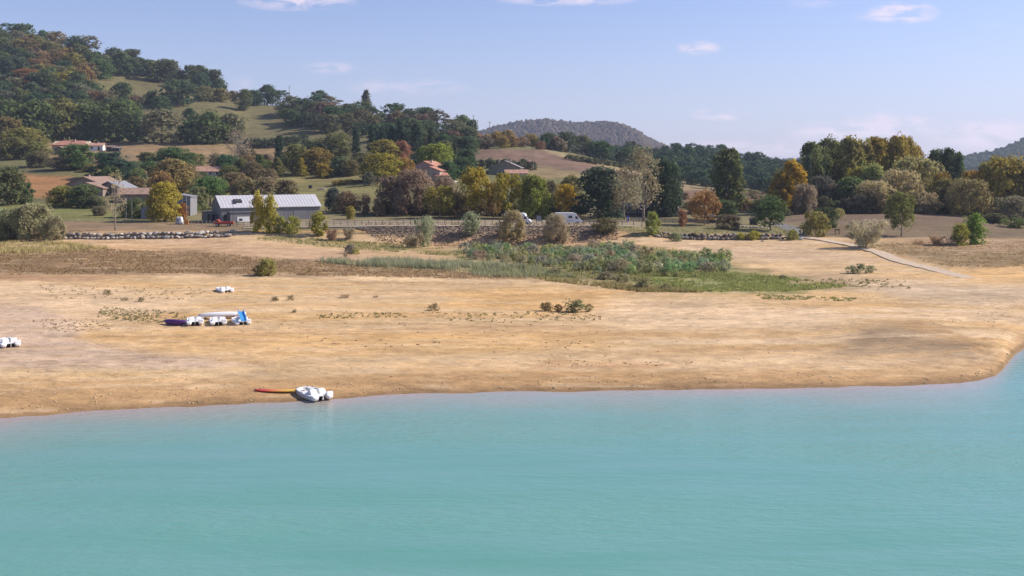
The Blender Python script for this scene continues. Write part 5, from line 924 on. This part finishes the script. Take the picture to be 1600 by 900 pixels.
house('campsite_hut', 'low dark hut with pale panels behind the paling fence', 1041, 290, 7, 4, 2.0, .5, 0, M_DKWOOD, M_SLATE, ((2.3, .5, 1.6, 1.2, M_LGREY),), (), None, cat='hut')
house('bin_shelter', 'small dark shelter behind the grey brown dome bush', 1112, 262, 1.9, 1.6, 1.5, .35, 0, M_DARK, M_DARK, (), (), None, cat='shelter', over=.15)
house('bin_shelter', 'small dark box hut behind the dark green round tree', 1178, 258, 1.6, 1.4, 1.3, .3, 0, M_DARK, M_DARK, (), (), None, cat='shelter', over=.1)
# the long grey barn
def barn():
    px, Y = 346, 256.5; X, Y, z = gp(px, Y); L_, D, h, rh = 25.6, 10.5, 3.95, 2.75; root = link('metal_barn', None, None, (X, Y, z - .1), R(29))
    a = MB(); a.prism([(0, -1), (D, -1), (D, h), (D / 2, h + rh), (0, h)], 0, L_)
    for k in range(int(L_ / .6)): a.box(.3 + k * .6, -.035, 0, .36 + k * .6, 0.01, h - .06)
    a.build('wall', M_GREY, root)
    s = rh / (D / 2); r = MB(); o = .35
    for y0, y1 in ((-o, D / 2), (D + o, D / 2)):
        q = [(-o, y0, h - o * s), (L_ + o, y0, h - o * s), (L_ + o, y1, h + rh), (-o, y1, h + rh)]; r.add([(x, y, z_ + .05) for x, y, z_ in q] + [(x, y, z_ + .2) for x, y, z_ in q], [(0, 1, 2, 3), (4, 5, 6, 7), (0, 1, 5, 4), (1, 2, 6, 5), (2, 3, 7, 6), (3, 0, 4, 7)])
    for k in range(int((L_ + .6) / .85)):
        x = -.3 + k * .85
        for y0, y1 in ((-o, D / 2), (D + o, D / 2)):
            z0, z1 = h - o * s + .2, h + rh + .2; r.add([(x, y0, z0), (x + .07, y0, z0), (x + .07, y1, z1), (x, y1, z1), (x, y0, z0 + .05), (x + .07, y0, z0 + .05), (x + .07, y1, z1 + .05), (x, y1, z1 + .05)], [(4, 5, 6, 7), (0, 1, 5, 4), (1, 2, 6, 5), (2, 3, 7, 6), (3, 0, 4, 7)])
    rf = r.build('roof', M_BAR, root)
    def slope(x, y): return h + y * s + .2
    b = MB(); b.add([(3.6, 1.6, slope(0, 1.6) - .05), (5.6, 1.6, slope(0, 1.6) - .05), (5.6, 2.9, slope(0, 2.9) - .05), (3.6, 2.9, slope(0, 2.9) - .05), (3.6, 1.6, slope(0, 1.6) + .55), (5.6, 1.6, slope(0, 1.6) + .55), (5.6, 2.9, slope(0, 2.9) + .35), (3.6, 2.9, slope(0, 2.9) + .35)], [(0, 3, 2, 1), (4, 5, 6, 7), (0, 1, 5, 4), (1, 2, 6, 5), (2, 3, 7, 6), (3, 0, 4, 7)]); b.build('roof_vent', M_DARK, rf)
    MB().box(2.9, 1.15, slope(0, 1.2) - .02, 4.0, 1.45, slope(0, 1.4) + .14).build('roof_vent', M_DARK, rf)
    # projecting porch block with a white panel, gable door and window, lean-to
    MB().box(1.9, -1.3, -.6, 9.2, -.04, 2.75).box(1.7, -1.5, 2.75, 9.6, -.04, 2.92).build('porch', M_GREY, root)
    MB().box(3.6, -1.37, .35, 7.4, -1.304, 1.65).build('panel', M_WHITE, root); MB().box(4.1, -1.40, .6, 4.9, -1.372, 1.2).build('panel_emblem', M_DARK, root.children[-1])
    MB().box(.55, -.06, 0, 1.35, -.04, 2.2).build('door', M_DARK, root)
    MB().box(-.06, D / 2 - .3, 3.3, -.004, D / 2 + .3, 5.0).build('window', M_GLASS, root)
    MB().box(-.07, 3.6, 0, -.004, 4.8, 2.3).build('door', M_DARK, root)
    MB().box(-2.6, 5.6, -.6, -.02, 10.3, 2.6).box(-2.9, 5.4, 2.6, -.02, 10.5, 2.78).build('lean_to', M_GREY, root); [MB().box(-2.2 + k * 1.1, 5.53, .3, -1.5 + k * 1.1, 5.595, 2.1).build('window', M_GLASS, root) for k in range(2)]
    for k in (12.5, 18.5): MB().box(k, -.06, 0, k + 2.8, -.04, 2.9).build('sliding_door', mat('grey_door', (.17, .17, .175), .7), root)
    MB().tube([(L_ - .1, -.12, 0), (L_ - .1, -.12, h - .1)], .06).build('downpipe', M_LGREY, root)
    tag(root, 'long grey metal barn with a white standing seam roof by the road', 'barn')
barn()
# ------------------------------------------------------------------ fences, posts, poles, signs
def fence(label, pts, step, h, rails, m, post=.07, name='rail_fence', pales=False):
    root = link(name, None, None, (*pts[0], ground_z(*pts[0]))); O = root.location; P = []
    for a, b in zip(pts[:-1], pts[1:]):
        n = max(1, round(math.dist(a, b) / step)); P += [(a[0] + (b[0] - a[0]) * k / n, a[1] + (b[1] - a[1]) * k / n) for k in range(n)]
    P.append(pts[-1]); G = [(x, y, ground_z(x, y)) for x, y in P]
    for g in G:
        t = random.uniform(-.02, .02); MB().box(g[0] - post - O.x, g[1] - post - O.y, g[2] - .4 - O.z, g[0] + post - O.x, g[1] + post - O.y, g[2] + h + t - O.z).build('post', m, root)
    for zr in rails:
        mb = MB()
        for a, b in zip(G[:-1], G[1:]): mb.tube([(a[0] - O.x, a[1] - post - .03 - O.y, a[2] + zr - O.z), (b[0] - O.x, b[1] - post - .03 - O.y, b[2] + zr - O.z)], .05 if post > .05 else .012, 4)
        mb.build('rail', m, root)
    if pales:
        mb = MB()
        for a, b in zip(G[:-1], G[1:]):
            n = int(math.dist(a, b) / .16)
            for k in range(n):
                x, y, z = (a[i] + (b[i] - a[i]) * (k + .5) / n for i in range(3)); mb.box(x - .055 - O.x, y - .13 - O.y, z + .05 - O.z, x + .055 - O.x, y - .105 - O.y, z + h - O.z)
        mb.build('paling', m, root)
    return tag(root, label, 'fence')
fence('long grey wooden rail fence along the road between the barn and the willow', [xy(370, 243), xy(500, 243), xy(620, 242), xy(738, 242)], 1.62, 1.15, (.55, 1.02), M_WOOD)
fence('grey wooden rail fence in front of the barn, left of the yellow young trees', [xy(298, 251), xy(340, 248), xy(372, 246)], 1.1, 1.2, (.5, .95), M_WOOD)
fence('thin wire fence on wooden posts by the small grey shed', [xy(96, 260), xy(150, 260), xy(206, 258), xy(262, 255)], 1.9, 1.05, (.5, .95), M_WOOD, .045, 'wire_fence')
fence('grey paling fence before the low dark hut with pale panels', [xy(1026, 262), xy(1064, 262)], 1.9, 1.15, (.3, .9), M_WOOD, .05, 'paling_fence', True)
fence('grey paling fence between the dark shelter and the reddish bush', [xy(1072, 266), xy(1108, 258)], 1.9, 1.05, (.3, .85), M_WOOD, .05, 'paling_fence', True)
fence('low grey paling fence right of the blue sign', [xy(985, 263), xy(1012, 262)], 1.9, 1.05, (.3, .85), M_WOOD, .05, 'paling_fence', True)
bp_ = None
for k, px in enumerate((747, 758, 769, 780, 791, 828, 838, 848, 858, 912, 921, 962, 972, 990, 1003)):
    X, Y, z = gp(px, 241.5)
    o = MB().box(-.08, -.08, -.4, .08, .08, 1.05).box(-.06, -.06, 1.05, .06, .06, 1.1).build('bollard', M_WOOD, None, loc=(X, Y, z)) if bp_ is None else link('bollard', bp_.data, None, (X, Y, z)); bp_ = bp_ or o
    tag(o, 'grey wooden bollard of the row along the road past the willows', 'bollard', 'bollards along the road')
def pole(label, px, Y, top, rad=.12, arm=True, name='utility_pole', m=None, crest=False):
    X, Y, z = gp(px, Y); h = EYE - (top - HOR) / F * Y - z; root = link(name, None, None, (X, Y, z)); MB().tube([(0, 0, -.5), (0, 0, h * .5), (0, 0, h)], [rad, rad * .85, rad * .7], 7).build('pole', m or M_WOOD, root)
    if arm:
        MB().box(-.9, -.07, h - .6, .9, .07, h - .45).build('crossarm', m or M_WOOD, root); [MB().tube([(x, 0, h - .45), (x, 0, h - .2)], .06, 6).build('insulator', M_LGREY, root) for x in (-.8, 0, .8)]
    return tag(root, label, 'pole')
pole('utility pole standing on the skyline at the top of the hill meadow', 452, 872, 134, .30)
pole('utility pole on the ridge right of the wooded skyline', 765, 600, 190, .2)
pole('tiny utility pole on the ridge at the end of the wood', 740, 690, 180, .22)
pole('utility pole in the brown field above the grey roofed house', 833, 455, 231, .16)
pole('tall grey pole in front of the tall grey store', 291, 268, 303, .10, False, 'lamp_pole', M_LGREY)
pole('thin dark pole in front of the long barn roof', 364, 247, 310, .045, False, 'flag_pole', M_DARK)
pole('thin pale pole at left beside the small green bush', 197, 268, 308, .07, False, 'lamp_pole', M_LGREY)
pole('short pale pole just left of the dark bush by the grey shed', 206, 269, 311, .06, False, 'lamp_pole', M_LGREY)
def sign():
    X, Y, z = gp(981, 243); root = link('road_sign', None, None, (X, Y, z)); MB().tube([(0, 0, -.4), (0, 0, 2.1)], .04).build('pole', M_LGREY, root)
    b = MB().box(-.32, -.09, .75, .32, -.05, 2.05).build('sign_panel', mat('sign_blue', (.05, .07, .32), .5), root, bevel=.02)
    MB().box(-.18, -.105, 1.45, .18, -.094, 1.62).box(-.2, -.105, 1.05, .05, -.094, 1.2).build('sign_marking', M_WHITE, b); tag(root, 'small blue sign with white marks on a post below the cedar', 'sign')
    X, Y, z = gp(842, 246); root = link('notice_board', None, None, (X, Y, z)); [MB().box(x - .06, -.06, -.4, x + .06, .06, 2.1).build('post', M_DKWOOD, root) for x in (-.6, .6)]
    MB().box(-.54, -.04, .7, .54, .04, 2.0).build('board', M_LGREY, root); MB().box(-.8, -.3, 2.1, .8, .3, 2.2).build('roof', M_DKWOOD, root); tag(root, 'wooden notice board with a pale panel between the two vans', 'notice board')
    X, Y, z = at(1308, 366); root = link('notice_board', None, None, (X, Y, z)); [MB().box(x - .07, -.07, -.3, x + .07, .07, 1.15).build('post', M_DKWOOD, root) for x in (-.45, .45)]; MB().box(-.55, -.12, .95, .55, .12, 1.2).build('board', M_DKWOOD, root); tag(root, 'small dark wooden stand on the brown ground right of the ramp top', 'stand')
sign()
# ------------------------------------------------------------------ vehicles and roadside things
M_TYRE = mat('tyre', (.025, .025, .027), .85); M_RIM = mat('wheel_rim', (.45, .45, .46), .4); M_VAN = mat('van_white', (.78, .77, .76), .35, .05, 1.5, spec=.5)
def wheel(root, x, y, r_, w_=.2):
    t = MB().prism([(x + r_ * math.cos(a * math.pi / 8), r_ + r_ * math.sin(a * math.pi / 8)) for a in range(16)], y, y + w_, 'y').build('wheel', M_TYRE, root)
    MB().prism([(x + r_ * .58 * math.cos(a * math.pi / 6), r_ + r_ * .58 * math.sin(a * math.pi / 6)) for a in range(12)], y - .012, y + .01, 'y').build('rim', M_RIM, t)
def campervan(label, px, Y, yaw):
    X, Y, z = gp(px, Y); root = link('campervan', None, None, (X, Y, z), R(yaw)); W_ = 2.1
    prof = [(-3.2, .42), (3.15, .38), (3.2, .85), (2.75, 1.25), (2.0, 2.1), (1.75, 2.62), (1.2, 2.78), (-3.0, 2.78), (-3.2, 2.6)]
    b = MB().prism([(x, zz) for x, zz in prof], -W_ / 2, W_ / 2, 'y').build('body', M_VAN, root, bevel=.07)
    y = -W_ / 2
    MB().prism([(1.55, 1.35), (2.35, 1.35), (1.95, 1.98), (1.55, 1.98)], y - .014, y - .002, 'y').build('cab_window', M_GLASS, root)
    for x0, x1 in ((-.1, .8), (-2.3, -1.5)): w_ = MB().box(x0, y - .02, 1.5, x1, y - .002, 2.1).build('side_window', M_GLASS, root, bevel=.0)
    MB().add([(2.06, -.85, 2.12), (2.06, .85, 2.12), (2.73, .92, 1.33), (2.73, -.92, 1.33), (2.0, -.85, 2.05), (2.0, .85, 2.05), (2.67, .92, 1.26), (2.67, -.92, 1.26)], [(0, 1, 2, 3), (4, 7, 6, 5), (0, 4, 5, 1), (1, 5, 6, 2), (2, 6, 7, 3), (3, 7, 4, 0)]).build('windscreen', M_GLASS, root)
    MB().box(-3.1, y - .012, .95, 1.3, y - .003, 1.05).build('stripe', mat('stripe_grey', (.25, .27, .32), .5), root); MB().box(.95, y - .015, .5, 1.5, y - .003, 2.3).build('door', M_VAN, root)
    MB().box(3.12, -W_ / 2 + .05, .3, 3.3, W_ / 2 - .05, .6).build('bumper', M_DARK, root); [MB().box(3.15, s * .75 - .16, .72, 3.215, s * .75 + .16, .92).build('headlight', M_GLASS, root) for s in (-1, 1)]
    for x in (-2.0, 2.1):
        for yy in (-W_ / 2 - .02, W_ / 2 - .2): wheel(root, x, yy, .36, .22)
    return tag(root, label, 'campervan')
campervan('white campervan parked behind the big pale willow, facing right', 888, 243.5, 4)
campervan('white campervan mostly hidden behind the olive grey willow, its nose showing', 809.5, 244.5, -10)
def van(label, px, Y, yaw):
    X, Y, z = gp(px, Y); root = link('parked_van', None, None, (X, Y, z), R(yaw))
    MB().prism([(-2.3, .4), (2.3, .36), (2.4, .8), (2.3, 1.05), (1.5, 1.2), (.9, 1.95), (-2.2, 2.0), (-2.35, 1.1)], -.95, .95, 'y').build('body', M_VAN, root, bevel=.06)
    MB().prism([(.35, 1.2), (1.25, 1.2), (.8, 1.8), (.35, 1.8)], -.965, -.952, 'y').build('cab_window', M_GLASS, root); MB().box(-1.9, -.965, 1.2, .15, -.952, 1.8).build('side_window', M_GLASS, root)
    for x in (-1.45, 1.5):
        for yy in (-.97, .77): wheel(root, x, yy, .33)
    return tag(root, label, 'van')
van('white van parked by the low pale red roofed house on the hillside', 291, 428, 0)
def red_vehicle():
    X, Y, z = gp(350, 245.5); root = link('flatbed_truck', None, None, (X, Y, z), R(8)); m = mat('faded_red', (.50, .085, .05), .5, .15, 2)
    MB().box(-2.2, -.8, .55, 2.2, .8, .72).build('chassis', M_DARK, root)
    MB().prism([(-2.25, .6), (-1.0, .6), (-1.0, 1.35), (-1.25, 1.62), (-1.75, 1.62), (-2.15, 1.1)], -.82, .82, 'y').build('cab', m, root, bevel=.05)
    MB().prism([(-1.95, 1.12), (-1.2, 1.12), (-1.3, 1.5), (-1.7, 1.5)], -.834, -.822, 'y').build('cab_window', M_GLASS, root)
    MB().box(-.75, -.9, .72, 2.25, .9, .82).box(-.75, -.9, .82, 2.25, -.82, 1.15).box(-.75, .82, .82, 2.25, .9, 1.15).box(2.17, -.82, .82, 2.25, .82, 1.15).box(-.75, -.82, .82, -.67, .82, 1.2).build('flatbed', m, root)
    for x in (-1.5, 1.2):
        for yy in (-.86, .66): wheel(root, x, yy, .38)
    tag(root, 'small faded red flatbed truck parked by the fence before the barn', 'truck')
    X, Y, z = gp(291.5, 252); b = MB(); b.prism([(-.45, 0), (.45, 0), (.5, 1.0), (-.5, 1.0)], -.4, .4, 'y'); root = link('waste_bin', None, None, (X, Y, z), 0.2); b.build('body', mat('bin_orange', (.55, .24, .06), .5), root, bevel=.03); MB().box(-.54, -.44, 1.0, .54, .44, 1.08).build('lid', mat('bin_orange_lid', (.45, .19, .05), .5), root, bevel=.02); tag(root, 'orange waste bin right of the white recycling dome', 'bin')
    for px, c, lb in ((282.5, M_VAN, 'white domed recycling container left of the orange bin'), (278, mat('dome_grey', (.38, .38, .38), .6), 'grey domed recycling container left of the white one')):
        X, Y, z = gp(px, 252.5); root = link('recycling_container', None, None, (X, Y, z)); secs = []
        for k in range(7): t_ = k / 6; rr = .62 * math.cos(t_ * 1.45) ** .6; secs.append([(rr * math.cos(a * math.pi / 6), rr * math.sin(a * math.pi / 6), .1 + 1.75 * math.sin(t_ * 1.57) if k else 0) for a in range(12)])
        MB().loft(secs).build('body', c, root, smooth=True); MB().box(-.15, -.66, 1.0, .15, -.5, 1.18).build('opening', M_DARK, root); tag(root, lb, 'container')
    X, Y, z = gp(485, 372); o = MB().tube([(-.6, 0, .62), (.6, 0, .62)], .62, 14).build('hay_bale', mat('old_straw', (.06, .05, .045), .95, .3, 6), loc=(X, Y, z)); tag(o, 'dark round bale lying alone on the lawn behind the barn', 'bale')
    X, Y, z = gp(502, 366); o = MB().prism([(-1.8, 0), (1.9, 0), (1.5, .35), (.4, .55), (-1.3, .3)], -.5, .5, 'y').build('sand_heap', mat('pale_sand', (.5, .45, .38), .95), loc=(X, Y, z), bevel=.08); tag(o, 'low pale sand heap on the lawn right of the dark bale', 'heap')
    for px, yy, w_, lb in ((700, 388, 2.6, 'white awning tent right of the villa, taller of two'), (711, 386, 2.2, 'low white awning right of the taller awning by the villa')):
        X, Y, z = gp(px, yy); root = link('awning_tent', None, None, (X, Y, z)); hh = 1.6 if px == 700 else 1.0
        MB().add([(-w_ / 2, -1, hh), (w_ / 2, -1, hh), (w_ / 2, 1, hh), (-w_ / 2, 1, hh), (0, 0, hh + .5)], [(0, 1, 4), (1, 2, 4), (2, 3, 4), (3, 0, 4), (3, 2, 1, 0)]).build('canopy', M_WHITE, root); [MB().tube([(x, y, -.1), (x, y, hh)], .05, 5).build('leg', M_LGREY, root) for x in (-w_ / 2 + .08, w_ / 2 - .08) for y in (-.9, .9)]; tag(root, lb, 'awning')
red_vehicle()
# ------------------------------------------------------------------ boats on the beach
M_GEL = mat('gelcoat_white', (.76, .74, .72), .35, .07, 2.5, spec=.5); M_GELD = mat('gelcoat_cream', (.60, .555, .50), .5, .12, 2); M_STRIP = mat('strip_grey', (.23, .22, .22), .6); M_BLUE = mat('slide_blue', (.07, .30, .62), .35)  # M_GELD is the cream gelcoat of the footwell, its own colour
def pontoon(s):
    mb = MB(); secs = []
    for x, hw, zb, zt, cyy in ((-1.72, .13, .26, .44, .57), (-1.64, .22, .12, .52, .57), (-1.4, .27, .03, .56, .57), (-.6, .29, 0, .57, .57), (.3, .29, 0, .58, .57), (.9, .26, .02, .6, .55), (1.3, .21, .1, .63, .5), (1.58, .13, .26, .66, .42), (1.72, .05, .42, .68, .33)):
        c = s * cyy; zm = zb + (zt - zb) * .45; secs.append([(x, c - hw * .55, zb), (x, c + hw * .55, zb), (x, c + hw * .9, zm), (x, c + hw, zt - .05), (x, c + hw * .85, zt), (x, c - hw * .85, zt), (x, c - hw, zt - .05), (x, c - hw * .9, zm)])
    mb.loft(secs); return mb
def hump(y0, y1, pts):
    mb = MB(); secs = []
    for t_, k in ((y0, .82), (y0 + .07, 1), (y1 - .07, 1), (y1, .82)): secs.append([(x, t_, .56 + (zz - .56) * k) for x, zz in pts])
    return mb.loft(secs)
def pedal_boat(label, slide=False):
    root = link('pedal_boat', None, None, (0, 0, 0), 0, (1.06, 1.06, .70)); tag(root, label, 'pedal boat', 'white pedal boats on the beach')
    h = pontoon(1); h2 = pontoon(-1); h.add(h2.v, h2.f)
    h.prism([(-1.3, .44), (.14, .46), (.14, .53), (-1.3, .51)], -.5, .5, 'y'); h.build('hull', M_GEL, root, smooth=False, bevel=.02)
    d = MB()                                              # raised rim round the front well
    out_ = [(0.15, .84), (.9, .80), (1.35, .68), (1.66, .42), (1.74, 0), (1.66, -.42), (1.35, -.68), (.9, -.80), (.15, -.84)]; inn = [(.15, .75), (.88, .71), (1.30, .60), (1.57, .37), (1.65, 0), (1.57, -.37), (1.30, -.60), (.88, -.71), (.15, -.75)]
    for k in range(8):
        a, b, c, e = out_[k], out_[k + 1], inn[k + 1], inn[k]; z0, z1 = .28, .66 + .06 * (k in (3, 4))
        d.add([(*a, z0), (*b, z0), (*c, z0), (*e, z0), (*a, z1), (*b, z1), (*c, z1), (*e, z1)], [(0, 1, 5, 4), (2, 3, 7, 6), (4, 5, 6, 7), (0, 3, 2, 1)])
    d.build('gunwale', M_GEL, root)
    MB().add([(.14, .76, .30), (.9, .72, .30), (1.33, .6, .34), (1.6, .3, .36), (1.6, -.3, .36), (1.33, -.6, .34), (.9, -.72, .30), (.14, -.76, .30)] + [(.14, .76, .37), (.9, .72, .37), (1.33, .6, .40), (1.6, .3, .44), (1.6, -.3, .44), (1.33, -.6, .40), (.9, -.72, .37), (.14, -.76, .37)], [tuple(range(8))[::-1], tuple(range(8, 16))] + [(i, (i + 1) % 8, 8 + (i + 1) % 8, 8 + i) for i in range(8)]).build('footwell', M_GELD, root)
    fp = [(-1.0, .55), (-.90, .72), (-.72, .98), (-.56, 1.08), (-.42, 1.04), (-.28, .80), (-.2, .66), (.08, .62), (.13, .55)]
    for y0, y1 in ((.08, .62), (-.62, -.08)): hump(y0, y1, fp).build('seat', M_GEL, root, bevel=.025)
    hump(-.80, -.30, [(-1.66, .5), (-1.62, .82), (-1.54, .95), (-1.40, .88), (-1.26, .60), (-1.2, .5)]).build('rear_seat', M_GEL, root, bevel=.025)
    hump(.34, .80, [(-1.62, .5), (-1.58, .60), (-1.46, .64), (-1.3, .61), (-1.16, .56), (-1.1, .5)]).build('rear_seat', M_GEL, root, bevel=.025)
    for s in (1, -1): MB().add([(-1.45, s * .845, .42), (.5, s * .862, .44), (.95, s * .83, .47), (1.32, s * .725, .53), (1.45, s * .64, .56), (-1.45, s * .845, .47), (.5, s * .862, .50), (.95, s * .83, .53), (1.32, s * .725, .58), (1.45, s * .64, .60)] + [(-1.45, s * .79, .42), (.5, s * .80, .44), (.95, s * .77, .47), (1.32, s * .66, .53), (1.45, s * .58, .56), (-1.45, s * .79, .47), (.5, s * .80, .50), (.95, s * .77, .53), (1.32, s * .66, .58), (1.45, s * .58, .60)], [(i, i + 1, i + 6, i + 5) for i in range(4)] + [(10 + i, 15 + i, 16 + i, 11 + i) for i in range(4)] + [(5 + i, 6 + i, 16 + i, 15 + i) for i in range(4)] + [(i, 10 + i, 11 + i, i + 1) for i in range(4)] + [(0, 5, 15, 10), (4, 14, 19, 9)]).build('rubbing_strip', M_STRIP, root)
    MB().box(-1.5, -.42, .5, -.7, .42, .585).build('rear_deck', M_GEL, root, bevel=.01)
    pw = MB(); pw.tube([(-1.15, -.27, .3), (-1.15, .27, .3)], .06, 6)
    for k in range(6):
        a = k * math.pi / 3; c, s = math.cos(a), math.sin(a); pw.add([(-1.15 + .05 * c, -.24, .3 + .05 * s), (-1.15 + .27 * c, -.24, .3 + .25 * s), (-1.15 + .27 * c, .24, .3 + .25 * s), (-1.15 + .05 * c, .24, .3 + .05 * s), (-1.15 + .05 * c - .02 * s, -.24, .3 + .05 * s + .02 * c), (-1.15 + .27 * c - .02 * s, -.24, .3 + .25 * s + .02 * c), (-1.15 + .27 * c - .02 * s, .24, .3 + .25 * s + .02 * c), (-1.15 + .05 * c - .02 * s, .24, .3 + .05 * s + .02 * c)], [(0, 1, 2, 3), (7, 6, 5, 4), (0, 4, 5, 1), (1, 5, 6, 2), (2, 6, 7, 3), (3, 7, 4, 0)])
    pw.build('paddle_wheel', M_DARK, root); MB().box(-1.66, -.02, .1, -1.46, .02, .48).build('rudder', M_GEL, root)
    MB().tube([(.32, 0, .56), (.25, 0, .82), (.15, 0, .86)], .025, 6).build('steering_lever', M_DARK, root)
    for s in (-1, 1): MB().tube([(.62, s * .5 - .16, .66), (.62, s * .5 + .16, .66)], .035, 6).build('pedal', M_DARK, root)
    if slide:
        sm = MB(); secs = []
        for k in range(9):
            u = k / 8; x = -1.75 + 1.55 * u; zz = .70 + 1.15 * u ** .8 + .12 * math.sin(u * 6.28); w_ = .27
            secs.append([(x, -w_ - .05, zz + .26), (x, -w_ + .02, zz + .26), (x, -w_ * .75, zz + .05), (x, w_ * .75, zz + .05), (x, w_ - .02, zz + .26), (x, w_ + .05, zz + .26), (x, w_ * .8, zz - .03), (x, -w_ * .8, zz - .03)])
        sl_ = sm.loft(secs).build('slide', M_BLUE, root, smooth=False)
        for s in (-.28, .28): MB().tube([(.25, s, .6), (-.2, s, 1.9), (-.15, s, 2.25)], .03, 6).build('ladder_rail', M_BLUE, sl_)
        MB().tube([(.1, -.28, 1.0), (.1, .28, 1.0)], .025, 5).tube([(0, -.28, 1.35), (0, .28, 1.35)], .025, 5).build('rung', M_BLUE, sl_)
    return root
def lay(o, px, py, yaw, dz=0, tilt=0):
    X, Y, z = at(px, py); o.location = (X, Y, z + dz); o.rotation_euler = (R(tilt), 0, R(yaw)); return o
pb = pedal_boat('white pedal boat pulled up at the water edge beside a red and yellow board'); lay(pb, 489, 619.5, 180 - 52, -.04)
for px, py, yaw, lb in ((350, 455.5, 180 - 58, 'white pedal boat lying alone highest up the beach, farthest from the water'), (13, 538.5, 180 - 56, 'white pedal boat cut by the left picture edge'), (304.5, 504.5, 180 - 72, 'white pedal boat in the group of three, next to the purple hull'), (340.5, 504.5, 180 - 72, 'white pedal boat in the middle of the group of three, before the white canoe')):
    c = copy_tree(pb); c['label'] = lb; lay(c, px, py, yaw, -.04)
sb = pedal_boat('white pedal boat with a blue slide, at the right of the group of three', True); lay(sb, 376, 504.5, 180 - 66, -.04)
def canoe_hull(Ln, W_, Hh, n=15, rocker=.25, thick=.03):
    mb = MB(); secs = []
    for k in range(n):
        u = -1 + 2 * k / (n - 1); x = u * Ln / 2; w_ = W_ / 2 * max(.04, (1 - abs(u) ** 2.4)); zr = rocker * abs(u) ** 2.5; out_ = []; inn = []
        for j in range(9):
            a = math.pi * j / 8; out_.append((x, -w_ * math.cos(a), Hh + zr - (Hh - zr * .6) * math.sin(a) ** .8)); inn.append((x * .985, -(w_ - min(thick, w_ * .5)) * math.cos(a), Hh + zr - (Hh - zr * .6 - thick) * math.sin(a) ** .8))
        secs.append(out_ + inn[::-1])
    return mb.loft(secs)
X, Y, z = at(347, 497)
root = link('canoe', None, None, (X, Y, z + .72), R(15)); root.rotation_euler[0] = R(180); canoe_hull(5.2, .8, .5, rocker=.12).build('hull', M_GEL, root, smooth=True); MB().tube([(-1.3, -.33, .5), (-1.3, .33, .5)], .03, 6).tube([(1.3, -.33, .5), (1.3, .33, .5)], .03, 6).build('thwart', M_WOOD, root); tag(root, 'long white canoe lying upside down on timber behind the pedal boats', 'canoe')
for k, px in enumerate((328, 360)):
    X2, Y2, z2 = at(px, 497.5); root = link('timber_trestle', None, None, (X2, Y2, z2), 0, (1, 1, .42)); m = mat('red_timber', (.24, .10, .055), .9, .2, 4)
    MB().box(-.55, -.1, .42, .55, .1, .55).build('beam', m, root); [MB().tube([(x, y, 0), (x * .8, 0, .45)], .06, 5).build('leg', m, root) for x in (-.5, .5) for y in (-.3, .3)]; tag(root, ('reddish timber trestle under the left part of the white canoe', 'reddish timber trestle under the right part of the white canoe')[k], 'trestle')
X, Y, z = at(270, 508.5); root = link('purple_boat', None, None, (X, Y, z + .05), R(-14)); root.rotation_euler = (R(-52), 0, R(-16)); m = mat('purple_plastic', (.085, .03, .15), .45, .1, 3)
canoe_hull(2.8, .9, .42, rocker=.3).build('hull', m, root, smooth=True); MB().box(-.12, -.38, .3, .12, .38, .34).build('thwart', m, root); tag(root, 'small purple open boat tipped on its side left of the pedal boats', 'boat')
# red to yellow board by the water
X, Y, z = at(432, 612.5); root = link('paddle_board', None, None, (X, Y, z + .05), R(-3), (1, 1, .65)); secs = []
for k in range(17):
    u = -1 + k / 8; x = u * 1.75; w_ = .36 * max(.03, 1 - abs(u) ** 3) ** .6; zz = .10 * abs(u) ** 3; secs.append([(x, -w_, zz + .06), (x, -w_ * .8, zz), (x, w_ * .8, zz), (x, w_, zz + .06), (x, w_ * .85, zz + .16), (x, -w_ * .85, zz + .16)])
bm_ = bpy.data.materials.new('board_red_yellow'); bm_.use_nodes = True; t = bm_.node_tree; b = t.nodes['Principled BSDF']; b.inputs['Roughness'].default_value = .4; c = N(t, 'ShaderNodeTexCoord'); s_ = N(t, 'ShaderNodeSeparateXYZ'); t.links.new(c.outputs['Object'], s_.inputs[0])
t.links.new(mixc(t, math_(t, 'MULTIPLY_ADD', s_.outputs[0], .55, .45, clamp=True), (.55, .05, .03), (.72, .42, .06)), b.inputs['Base Color'])
MB().loft(secs).build('hull', bm_, root, smooth=True); MB().box(-1.5, -.02, .16, -1.1, .02, .18).build('deck_pad', M_DARK, root); tag(root, 'long narrow board fading from red to yellow beside the nearest pedal boat', 'board')
